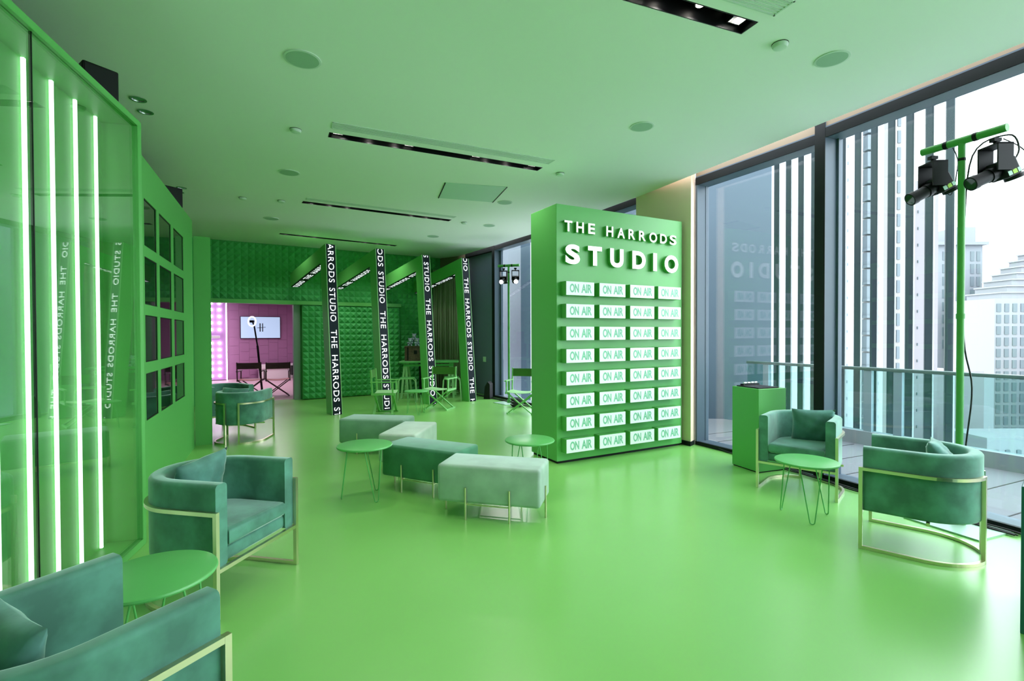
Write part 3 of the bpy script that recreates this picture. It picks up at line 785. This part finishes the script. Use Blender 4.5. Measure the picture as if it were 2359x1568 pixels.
def spotlight(label, hang, aim, lit=0, L=.31, power=120):
    """hang = point on the bar above; aim = unit direction of the beam"""
    a = Vector(aim).normalized(); c = Vector(hang)+Vector((0,0,-.29))
    t = thing('stage_spotlight', label, 'spotlight', c)
    b = MB(); b.cyl(-a*.02, a*(L*.60), .048, n=20); b.cyl(a*(L*.52), a*(L*.66), .054, n=20); b.cyl(a*(L*.1), a*(L*.2), .054, n=20); obj('lens_tube', b, BLACK, t)
    s = a.cross(Vector((0,0,1))).normalized(); up = s.cross(a)
    M = Matrix(((s.x,a.x,up.x,0),(s.y,a.y,up.y,0),(s.z,a.z,up.z,0),(0,0,0,1)))
    b = MB(); b.box((-.07,-L*.40,-.07),(.07,-.01,.07),M); obj('lamp_housing', b, BLKP, t, bevel=.012)
    b = MB(); b.cyl(-a*.12-up*.07,-a*.12-up*.10,.06,n=20); obj('fan_hump', b, BLKP, t)
    if lit:
        b = MB(); b.cyl(a*(L*.655), a*(L*.67), .042, n=20); obj('lens', b, SPOTE, t)
    else:
        b = MB(); b.cyl(a*(L*.65), a*(L*.662), .044, n=20); obj('lens', b, DARKG, t)
    b = MB()
    for sx in (1,-1): b.bar(s*sx*.078+Vector((0,0,0)), s*sx*.078+Vector((0,0,.20)), .115, .012, up=tuple(s))
    b.bar(s*-.084+Vector((0,0,.20)), s*.084+Vector((0,0,.20)), .115, .012)
    b.cyl((0,0,.20),(0,0,.25),.014,n=12); b.box((-.028,-.022,.235),(.028,.022,.262)); obj('yoke', b, BLKP, t)
    for k,(m,q0,q1) in enumerate(((STICK,-.120,-.095),(STICKY,-.088,-.055),(STICK,-.048,-.018))):
        b = MB(); b.box((-.0720,q0,-.055),(-.0705,q1,-.022),M); obj('sticker', b, m, t)
    if lit:
        l = bpy.data.lights.new('spot_beam','SPOT'); l.energy = power*.2; l.spot_size = math.radians(34); l.shadow_soft_size = .05; l.color = (1,.95,.88)
        lo = bpy.data.objects.new('spot_beam', l); COL.objects.link(lo); lo.parent = t
        lo.matrix_local = Matrix.Translation(a*(L*.70)) @ a.to_track_quat('-Z','Y').to_matrix().to_4x4()
    return t
def wire(label, pts, r=.004, parent=None, name='cable', cat='cable'):
    P = [Vector(p) for p in pts]; out = []
    for i in range(len(P)-1):
        a = P[max(i-1,0)]; b_ = P[i]; c_ = P[i+1]; d_ = P[min(i+2,len(P)-1)]
        for k in range(6):
            t = k/6; out.append(.5*((2*b_)+(c_-a)*t+(2*a-5*b_+4*c_-d_)*t*t+(3*b_-a-3*c_+d_)*t**3))
    out.append(P[-1]); b = MB(); b.tube(out, r, 6); o = obj(name, b, CABLE, parent)
    if not parent: tag(o, label, cat)
    return o
st1 = stand('green T-shaped light stand behind the right-hand tub chair', (3.60,3.977,0), 0, (.37,-.93,0), .56, math.radians(21))
D1 = Vector((.37,-.93,0)).normalized()
h1 = Vector((3.60,3.977,3.05))-D1*.20; h2 = Vector((3.60,3.977,3.05))+D1*.21
spotlight('black stage spotlight hung on the left arm of the near light stand', h1, (-.87,.05,-.46), 0)
spotlight('black stage spotlight hung on the right arm of the near light stand', h2, (-.90,.0,-.40), 0)
wire('black cable looping from the near stand down beside its pole', [h2+Vector((.10,0,-.25)), h2+Vector((.16,-.02,-.12)), h2+Vector((.10,0,0)), Vector((3.66,3.95,2.95)), Vector((3.635,3.99,2.3)), Vector((3.64,3.99,1.5)), Vector((3.70,3.98,1.1)), Vector((3.66,3.99,.6)), Vector((3.66,4.03,.10))], .006)
wire('thin black cable looping off the right-hand spotlight', [h2+Vector((.13,0,-.30)), h2+Vector((.26,-.02,-.22)), h2+Vector((.20,0,-.10)), h2+Vector((.06,0,-.03))], .004)
wire('thin black cable between the left spotlight and the near pole', [h1+Vector((.10,0,-.30)), h1+Vector((.16,0,-.34)), h1+Vector((.12,-.1,-.12)), h1+Vector((.06,-.12,.0))], .004)
st2 = stand('green T-shaped light stand with lit spots by the far windows', (-.07,11.10,0), 0, (.95,-.3,0), .50, math.radians(35))
h3 = Vector((-.18,11.13,3.05)); h4 = Vector((.08,11.05,3.05))
spotlight('lit black stage spotlight on the left arm of the far light stand', h3, (-.25,-.9,-.30), 1)
spotlight('lit black stage spotlight on the right arm of the far light stand', h4, (.05,-.93,-.30), 1)

# ================================================================ DIRECTOR CHAIRS
def director(label, wood, canvas, seatm, scale=1, grp='folding director chairs', txt=False):
    """local front = +y"""
    t = thing('director_chair', label, 'folding chair', (0,0,0), 0, grp)
    w = .27; sz = .43
    for y in (.17,-.17):
        for s in (1,-1):
            f = MB(); f.bar((-s*.24,y+s*.012,.018),(s*.25,y+s*.012,sz-.03),.020,.040,up=(0,1,0)); obj('leg', f, wood, t)
    for s in (1,-1):
        f = MB(); f.bar((s*.245,-.22,.014),(s*.245,.22,.014),.026,.024); obj('foot_rail', f, wood, t)
        f = MB(); f.bar((s*w,-.22,sz-.02),(s*w,.23,sz-.02),.024,.04); obj('seat_rail', f, wood, t)
        f = MB(); f.bar((s*w,.18,sz),(s*w,.18,.63),.022,.03); obj('arm_post', f, wood, t)
        f = MB(); f.bar((s*w,-.20,sz),(s*(w),-.23,.87),.022,.03); obj('back_post', f, wood, t)
        f = MB(); f.bar((s*w,-.24,.64),(s*w,.25,.64),.045,.02); obj('armrest', f, wood, t)
    b = MB(); n = 8; vs = []
    for k in range(n+1):
        x = -w+2*w*k/n; z = sz-.002-.028*(1-(x/w)**2); vs += [(x,-.20,z),(x,.21,z),(x,.21,z+.006),(x,-.20,z+.006)]
    b.add(vs, [(4*k+i,4*k+(i+1)%4,4*k+4+(i+1)%4,4*k+4+i) for k in range(n) for i in range(4)], smooth=True)
    obj('canvas_seat', b, seatm, t)
    b = MB(); vs = []
    for k in range(n+1):
        x = -w-.014+(2*w+.028)*k/n; y = -.222-.03*(1-(x/w)**2)
        vs += [(x,y,.70),(x,y+.008,.70),(x,y-.008,.855),(x,y-.016,.855)]
    b.add(vs, [(4*k+i,4*k+(i+1)%4,4*k+4+(i+1)%4,4*k+4+i) for k in range(n) for i in range(4)], smooth=True)
    bk = obj('canvas_back', b, canvas, t)
    if txt:
        bm = letter_bm('STUDIO', .30, .045, .001, bold=.01, space=1.15)
        bm_obj('lettering', bm, axes((1,0,0),(0,0,1),(-.15,-.272,.735)), [MAR], bk)
    t.scale = (scale,)*3
    return t
dc = director('green folding director chair side-on in front of the second screen arch', CHG, CHC, CHS)
dc.location = (-2.49,9.70,0); dc.rotation_euler = (0,0,-PI/2+.10)
d2 = dup(dc, (-1.51,10.30,0), math.atan2(-.97,-.30)-PI/2, 'green folding director chair with crossed legs in front of the third screen arch')
d3 = dup(dc, (.20,9.72,0), math.atan2(-.95,-.30)-PI/2, 'green folding director chair partly hidden behind the sign wall')
pc = director('dark red folding director chair on the left, backed toward us in the doorway', MAR, MARC, mat('salmon_seat', (.5,.2,.2), .8), 1, 'dark folding director chairs in the studio', txt=True)
pc.location = (-6.62,12.55,0); pc.rotation_euler = (0,0,.28)
dup(pc, (-5.98,12.62,0), .50, 'dark red folding director chair on the right, backed toward us in the doorway')

# ================================================================ TRESTLE DESK, STOOLS, TRUNK, BEARS
dd = Vector((.93,.10)).normalized()
dk = thing('trestle_desk', 'green trestle desk against the back corner', 'desk', (-2.72,11.95,0), rzof(dd))
b = MB(); b.box((0,-.10,.86),(1.42,.62,.90)); obj('desk_top', b, TBL, dk, bevel=.004, seg=1)
for x in (.14,1.24):
    for s in (1,-1):
        f = MB(); f.bar((x+s*.10,-.02 if s<0 else .52,0),(x+s*.02,.06 if s<0 else .44,.86),.05,.03); obj('leg', f, CHS, dk)
        f = MB(); f.bar((x-s*.06,-.02 if s<0 else .52,0),(x-s*.01,.06 if s<0 else .44,.86),.05,.03); obj('leg', f, CHS, dk)
    f = MB(); f.bar((x,-.02,.30),(x,.5,.30),.03,.05); obj('stretcher', f, CHS, dk)
f = MB(); f.bar((.10,.02,.80),(1.3,.02,.80),.02,.05); obj('apron', f, TBL, dk)
def stool(label):
    t = thing('bent_tube_stool', label, 'stool', (0,0,0), 0, 'green bent-tube stools at the desk')
    for s in (1,-1):
        f = MB(); pts = [(-.22,s*.17,0),(-.19,s*.16,.48),(-.14,s*.16,.535),(.14,s*.16,.535),(.19,s*.16,.48),(.22,s*.17,0)]
        P = [Vector(p) for p in pts]; f.tube(P, .013, 8); obj('leg_hoop', f, CHS, t)
        f = MB(); f.bar((-.16 ,s*.16,.2),(.16,s*.16,.2),.01); obj('brace', f, CHS, t)
    b = MB(); b.box((-.17,-.17,.53),(.17,.17,.552)); obj('seat', b, TBL, t, bevel=.01)
    return t
s1 = stool('green bent-tube stool at the left end of the desk'); s1.location = (-2.43,11.45,0); s1.rotation_euler[2] = .15
dup(s1, (-1.42,11.62,0), .1, 'green bent-tube stool at the right end of the desk')
tk = thing('wooden_trunk', 'dark wooden trunk standing on the desk', 'trunk', (-2.62,12.08,.90), rzof(dd))
b = MB(); b.box((0,0,0),(.50,.34,.34)); obj('trunk_body', b, WOOD, tk, bevel=.006)
b = MB(); b.box((-.006,-.006,.335),(.506,.346,.36)); obj('trunk_lid', b, WOOD, tk, bevel=.006)
b = MB(); b.box((.06,-.006,.02),(.09,0,.33)); b.box((.22,-.008,.17),(.30,0,.26)); obj('black_clasp', b, BLACK, tk)
def bear(label, loc, rz, s=1):
    b = MB(); b.ball((0,0,.085),.075,10,(1,.9,1.05)); b.ball((0,-.01,.195),.062,10)
    for x in (1,-1):
        b.ball((x*.048,0,.245),.022,8); b.ball((x*.072,-.04,.10),.030,8,(1,1.5,1)); b.ball((x*.05,-.085,.028),.030,8,(1,1.6,.95))
    t = thing('teddy_bear', label, 'soft toy', loc, rz, 'grey plush bears'); 
    o = obj('body', b, BEAR, t)
    m = MB(); m.ball((0,-.062,.185),.030,8,(1,.9,.8)); obj('muzzle', m, SNOUT, t)
    m = MB(); m.ball((0,-.092,.193),.009,6); m.ball((.024,-.062,.215),.007,6); m.ball((-.024,-.062,.215),.007,6); obj('face_marks', m, BLACK, t)
    t.scale = (s,s,s); return t
bear('grey plush bear sitting at the left on the wooden trunk', (-2.50,12.16,1.261), .1, .75)
bear('grey plush bear sitting in the middle on the wooden trunk', (-2.33,12.16,1.261), .2, .75)
bear('grey plush bear perched on top of the other bears', (-2.42,12.24,1.36), .1, .8)
bear('grey plush bear at the right on the wooden trunk', (-2.20,12.26,1.261), .3, .8)
bear('pale plush bear on the desk in front of the trunk', (-2.08,12.0,.90), .2, .9)
b = MB(); b.box((0,0,0),(.36,.03,.34), Matrix.Translation((-2.38,12.72,1.28)) @ Matrix.Rotation(rzof(dd),4,'Z')); tag(obj('black_monitor', b, BLACK, bevel=.006), 'black flat panel standing behind the plush bears', 'monitor')
b = MB(); b.box((0,0,-.86),(.36,.28,.42), Matrix.Translation((-2.38,12.66,.86)) @ Matrix.Rotation(rzof(dd),4,'Z')); tag(obj('black_case', b, BLKP), 'tall black equipment case standing behind the desk and wooden trunk', 'case')
# curtain at the corner
b = MB(); n = 90; P0c = Vector((-2.13,13.55)); P1c = Vector((-1.20,12.93)); vs = []
for k in range(n+1):
    t = k/n; p = P0c.lerp(P1c,t); d_ = (P1c-P0c).normalized(); nn = Vector((d_.y,-d_.x)); w = .045*math.sin(k*.95)+.02*math.sin(k*.41)
    q = p+nn*w; q2 = p+nn*(w*.8+.004); 
    vs += [(q.x,q.y,.03),(q.x,q.y,3.3),(q2.x-nn.x*.006,q2.y-nn.y*.006,3.3),(q2.x-nn.x*.006,q2.y-nn.y*.006,.03)]
b.add(vs, [(4*k+i,4*k+4+i,4*k+4+(i+1)%4,4*k+(i+1)%4) for k in range(n) for i in range(4)], smooth=True)
tag(obj('curtain', b, CURT, sharp=180), 'long taupe curtain hanging in the far corner by the windows', 'curtain')
# floor speaker wedge + cable bundles
b = MB(); b.prism([(0,0),(.16,0),(.16,.36),(.10,.42),(.03,.30)], 0, .22, Matrix.Translation((-.62,12.02,0)) @ Matrix.Rotation(-.3,4,'Z') @ Matrix.Rotation(PI/2,4,'X'))
tag(obj('floor_monitor_speaker', b, BLKP, bevel=.01), 'black wedge speaker on the floor by the far mullion', 'speaker')
rc = random.Random(5)
def along(pts, j, n=14, z=.012):
    out = []; P = [Vector(p) for p in pts]
    for i in range(len(P)-1):
        for k in range(n):
            p = P[i].lerp(P[i+1], k/n); out.append((p.x+rc.uniform(-j,j), p.y+rc.uniform(-j,j), z+rc.uniform(0,.012)))
    return out
for k,(o_) in enumerate((0,.03,.06)):
    pts = [(3.86-o_,3.72),(3.38-o_,4.84),(2.72-o_,6.78)]
    wire(('outermost','middle','innermost')[k]+' of the black cables lying along the foot of the near windows', along(pts,.012,8), .007)
for k,(o_) in enumerate((0,.05,.10)):
    pts = [(1.1-o_,9.3),(.45-o_,10.45),(-.55-o_,12.05),(-.98-o_,12.8)]
    wire(('outermost','middle','innermost')[k]+' of the black cables lying along the foot of the far windows', along(pts,.02,8), .008)
b = MB()
for k in range(9):
    r = .10+.02*(k%3); pts = [(.10+r*math.cos(a*PI/8)+rc.uniform(-.006,.006), 10.55+r*math.sin(a*PI/8), .012+.020*k) for a in range(17)]
    b.tube(pts, .009, 6)
tag(obj('cable_coil', b, CABLE), 'coiled heap of black cable behind the far light stand', 'cable')
b = MB(); b.box((3.30,2.42,0),(3.34,2.46,.01)) if False else None
# dark box at the right edge
b = MB(); b.prism([(2.61,2.53),(2.93,2.10),(3.33,2.45),(3.01,2.88)],0,.76); tag(obj('green_box', b, mat('deep_teal_paint', (.01,.12,.13), .4), bevel=.004), 'edge of a dark teal box at the right border of the picture', 'box')

# ================================================================ STUDIO INTERIOR (pink)
bp = thing('bulb_panel', 'lilac wall panel studded with rows of glowing round bulbs', 'light panel', (P0.x,P0.y,0), rzof(pu))
b = MB(); b.box((-2.2,-.35,.02),(-.02,-.05,2.74)); obj('panel_board', b, PURP, bp)
b = MB(); b.box((-.02,-.36,.02),(.01,-.33,2.74)); obj('light_strip', b, BULB, bp)
k = 0
for i in range(3):
    for z in (2.635,2.41,2.185,1.96,1.73,1.275,1.05,.83,.605,.385,.16):
        x = -.215-i*.235
        b = MB(); b.ball((x,-.385,z),.045,6); o = obj('bulb', b, BULB, bp)
b = MB(); b.box((-.8,-.42,1.44),(-.20,-.36,1.53)); obj('wall_handle', b, WHITE, bp, bevel=.02)
tv = thing('television', 'wide screen with a pale blue picture on the pink-lit wall', 'television', (P0.x,P0.y,0), rzof(pu))
def fpx(px, Y=None):
    """local x on the pink-lit wall for a pixel column, wall face at y=-.04"""
    r = (px-1179.5)/1141.; 
    ox, oy = P0.x, P0.y
    return (r*oy-ox)/(pu.x-r*pu.y)
x0, x1 = fpx(553), fpx(645)
zt_ = 1.55+(768-726)/1141*17.9; zb_ = 1.55+(768-776)/1141*17.9
b = MB(); b.box((x0,-.10,zb_),(x1,-.03,zt_)); obj('tv_body', b, BLKP, tv)
b = MB(); b.box((x0+.015,-.104,zb_+.015),(x1-.015,-.0995,zt_-.015)); scn = obj('picture', b, TVM, tv)
b = MB(); xm = (x0+x1)/2+.02; zm = (zt_+zb_)/2
b.box((xm-.06,-.106,zm-.15),(xm-.025,-.1045,zm+.15)); b.box((xm+.025,-.106,zm-.15),(xm+.055,-.1045,zm+.15)); b.bar((xm-.14,-.105,zm-.015),(xm+.14,-.105,zm+.01),.002,.016)
obj('crossed_bar_emblem', b, BLACK, scn)
rl = thing('ring_light', 'glowing ring light on a long leaning black pole', 'ring light', (-6.47,12.9,0))
b = MB(); N = 32; pc_ = Vector((-.455,.30,1.55+(768-737)/1141*13.2)); b.tube([pc_+Vector((.125*math.cos(2*PI*i/N),-.05*math.cos(2*PI*i/N),.125*math.sin(2*PI*i/N))) for i in range(N+1)], .016, 8); obj('light_ring', b, TUBE, rl)
b = MB(); b.tube([pc_+Vector((.02,.0,-.03)), pc_+Vector((.045,.02,-.10)), pc_+Vector((.14,.02,-.72))], .020, 8); b.tube([pc_+Vector((.13,.02,-.65)), (-.20,.30,0.02)], .028, 8); obj('pole', b, BLACK, rl)
b = MB(); b.box((-.05,-.03,-.03),(.05,.03,.03), Matrix.Translation(pc_)); obj('phone_clamp', b, BLACK, rl)
b = MB(); b.cyl((-.20,.30,0),(-.20,.30,.03),.2); obj('base', b, BLACK, rl)
b = MB(); b.box((fpx(585),-.7,.36),(fpx(690),-.25,.5),FP); b.box((fpx(585)+.1,-.65,0),(fpx(690),-.25,.36),FP); tag(obj('white_bench', b, mat('white_worktop',(.85,.8,.8),.5)), 'low white counter under the screen in the pink studio', 'counter')
b = MB(); b.box((fpx(658),-1.0,.12),(fpx(700),-.75,.45),FP); tag(obj('black_flight_case', b, BLKP), 'black case beside the white counter in the pink studio', 'case')
def lamp_area(loc, size, power, col, rot=(0,0,0), sizey=None):
    l = bpy.data.lights.new('studio_area_light','AREA'); l.energy = power; l.size = size; l.color = col
    if sizey: l.shape = 'RECTANGLE'; l.size_y = sizey
    o = bpy.data.objects.new('studio_area_light', l); COL.objects.link(o); o.location = loc; o.rotation_euler = rot; return o
for k in range(4):
    px = 557+k*33; x = fpx(px)*.93; 
    t = thing('track_spot', ('leftmost','second','third','rightmost')[k]+' of the small glowing track spots over the pink studio', 'track light', (0,0,0), 0, 'track spots over the pink studio')
    c_ = Vector((P0.x,P0.y))+pu*x+Vector((pu.y,-pu.x))*2.0
    t.location = (c_.x,c_.y,2.75)
    b = MB(); b.cyl((0,0,-.03),(0,0,-.17),.04,n=14); b.cyl((0,0,0),(0,0,-.03),.015,n=10); obj('lamp_can', b, WHITE, t)
    b = MB(); b.cyl((0,0,-.171),(0,0,-.176),.034,n=14); obj('lens', b, LAMP, t)
lamp_area((-8.2,15.2,2.70), 2.2, 85, (1,.84,.95))  # soft area lights added to stand for the glow of the track spots
lamp_area((-6.8,13.6,2.70), 1.2, 22, (1,.85,.92))

# ================================================================ CEILING FITTINGS
sq = [.035,.34,.66,.965]; rd_ = [.17,.282,.72,.83]
for i,((cx,cy),a) in enumerate(SLOTS):
    where = ('nearest, over the middle of the lounge','second, left of the access panel','third, before the far arches','farthest, above the studio doorway')[i]
    t = thing('recessed_light_slot', 'black recessed light slot in the ceiling, '+where, 'ceiling light', (cx,cy,ZC), math.radians(a), 'black recessed light slots')
    b = MB(); e = .004; x0,x1,y0,y1 = -SLL/2+e,SLL/2-e,-SLW/2+e,SLW/2-e
    b.box((x0,y0,.13),(x1,y1,.14)); b.box((x0,y0,.0),(x1,y0+.006,.13)); b.box((x0,y1-.006,0),(x1,y1,.13)); b.box((x0,y0,0),(x0+.006,y1,.13)); b.box((x1-.006,y0,0),(x1,y1,.13))
    obj('slot_housing', b, BLACK, t)
    for f in sq:
        x = -SLL/2+f*SLL; x = max(min(x,SLL/2-.10),-SLL/2+.10)
        b = MB()
        for (ax,ay,bx_,by) in ((-.055,-.055,.055,-.048),(-.055,.048,.055,.055),(-.055,-.055,-.048,.055),(.048,-.055,.055,.055)): b.box((x+ax,ay,.04),(x+bx_,by,.12))
        o = obj('square_lamp', b, SILV if i < 2 else BLACK, t)
        b = MB(); b.cyl((x,0,.105),(x,0,.11),.032,n=16); obj('glowing_lens', b, LAMP, o)
    for f in rd_:
        x = -SLL/2+f*SLL; b = MB(); b.lathe([(.034,.03),(.040,.03),(.040,.13),(.034,.13)], (x,0,0), 20) if False else b.cyl((x,0,.06),(x,0,.13),.036,n=20); o = obj('round_lamp', b, BLKP, t)
        b = MB(); b.cyl((x,0,.056),(x,0,.0595),.028,n=16); obj('glowing_lens', b, LAMP, o)
    for f in rd_+[.06,.94]:
        l = bpy.data.lights.new('slot_lamp','SPOT'); l.energy = 24; l.spot_size = math.radians(125); l.spot_blend = .8; l.shadow_soft_size = .03; l.color = (1,.95,.88)
        lo = bpy.data.objects.new('slot_lamp', l); COL.objects.link(lo); lo.parent = t; lo.location = (-SLL/2+f*SLL,0,.035)
def grille(label, p, a, L, w=.16):
    t = thing('air_grille', label, 'air vent', (p[0],p[1],ZC), math.radians(a), 'linear air grilles')
    b = MB(); e = .012
    b.box((-L/2,-w/2,-.006),(L/2,-w/2+e,0)); b.box((-L/2,w/2-e,-.006),(L/2,w/2,0)); b.box((-L/2,-w/2,-.006),(-L/2+e,w/2,0)); b.box((L/2-e,-w/2,-.006),(L/2,w/2,0)); obj('grille_frame', b, CEILW, t)
    b = MB()
    for k in range(5): y = -w/2+.03+k*(w-.06)/4; b.box((-L/2+e,y-.006,-.005),(L/2-e,y+.006,-.001))
    obj('grille_blades', b, CEILW, t)
grille('linear air grille beside the nearest light slot', (1.80-.932*1.27-.0,3.25-.363*1.27), 21.5, 2.5)
grille('linear air grille beside the second light slot', (-.655,5.56), 25.5, 2.55)
grille('linear air grille beside the third light slot', (-2.10,8.33), 30, 2.5, .12)
sp = [(-1.597,3.821,.135,'the large ceiling speaker nearest at left'),(2.472,3.841,.12,'round ceiling speaker nearest the right windows'),(1.333,5.076,.12,'round ceiling speaker in front of the sign wall'),
      (-2.891,6.468,.13,'round ceiling speaker left of the second light slot'),(-.107,7.971,.12,'round ceiling speaker beside the access panel'),(-.435,9.650,.12,'round ceiling speaker beyond the access panel'),
      (-1.689,10.697,.13,'round ceiling speaker over the screen arches'),(-4.358,9.012,.13,'round ceiling speaker left of the third light slot')]
s0 = None
for x,y,r,l in sp:
    t = thing('ceiling_speaker', l, 'ceiling speaker', (x,y,ZC), 0, 'round ceiling speakers')
    b = MB(); b.lathe([(r,0),(r,-.006),(r-.015,-.008),(r-.015,0)], n=36); obj('speaker_rim', b, CEILW, t)
    b = MB(); b.cyl((0,0,-.0015),(0,0,-.0085),r-.016,n=36); obj('speaker_grille', b, GRILLE, t)
for x,y,l in [(-2.217,5.121,'smoke detector at the left of the second light slot'),(1.964,3.644,'smoke detector nearest the right windows'),(.638,6.541,'smoke detector off the right end of the second light slot'),(-4.133,7.642,'smoke detector at the far left of the ceiling'),(-3.623,7.822,'smoke detector just left of the third light slot'),(-.898,9.381,'smoke detector off the right end of the third light slot')]:
    t = thing('smoke_detector', l, 'smoke detector', (x,y,ZC), 0, 'smoke detectors')
    b = MB(); b.lathe([(.055,0),(.055,-.012),(.045,-.03),(.02,-.034)], n=24); obj('detector_body', b, CEILW, t)
    b = MB(); b.lathe([(.056,-.001),(.057,-.001),(.057,-.005),(.056,-.005)], n=24); obj('detector_ring', b, BLKP, t)
for k,(x,y) in enumerate(DOWNL):
    t = thing('ceiling_downlight', ('near round downlight of the pair by the case speaker','far round downlight of the pair by the case speaker','near round downlight of the pair over the partition end','far round downlight of the pair over the partition end')[k], 'downlight', (x,y,ZC), 0, 'round ceiling downlights')
    b = MB(); b.lathe([(.066,0),(.066,-.006),(.048,-.006),(.044,.04),(.048,.04)], n=28); obj('downlight_rim', b, SILV, t)
    b = MB(); b.cyl((0,0,.004),(0,0,.012),.030,n=20); obj('glowing_lens', b, LAMP, t)
ap = MB(); pts = [(-.919,6.915),(-.064,7.129),(-.301,7.943),(-1.129,7.680)]
ap.prism(pts, ZC-.006, ZC-.0005); aph = tag(obj('access_panel', ap, mat('panel_green_white', (.52,.68,.60), .6)), 'square access panel in the ceiling', 'access panel')
b = MB()
for i in (1,3):
    p,q = pts[i],pts[(i+1)%4]; b.bar((p[0],p[1],ZC-.006),(q[0],q[1],ZC-.006),.012,.012)
k = obj('panel_gap', b, BLKP, aph)
def boxspk(label, loc, rz, s=1):
    t = thing('box_speaker', label, 'loudspeaker', loc, rz, 'black box speakers')
    b = MB(); b.prism([(-.13*s,-.16*s),(.13*s,-.16*s),(.10*s,.16*s),(-.10*s,.16*s)], 0, .30*s); obj('speaker_cabinet', b, BLKP, t, bevel=.012)
    b = MB(); b.box((-.115*s,-.166*s,.02),(.115*s,-.16*s,.28*s)); obj('speaker_front', b, BLACK, t); return t
o = boxspk('black box speaker standing on top of the glazed case', (-2.85,3.40,3.12), math.radians(60), .78)
o = boxspk('black box speaker standing on top of the partition end', (-4.23,6.13,3.12), math.radians(60), .8)
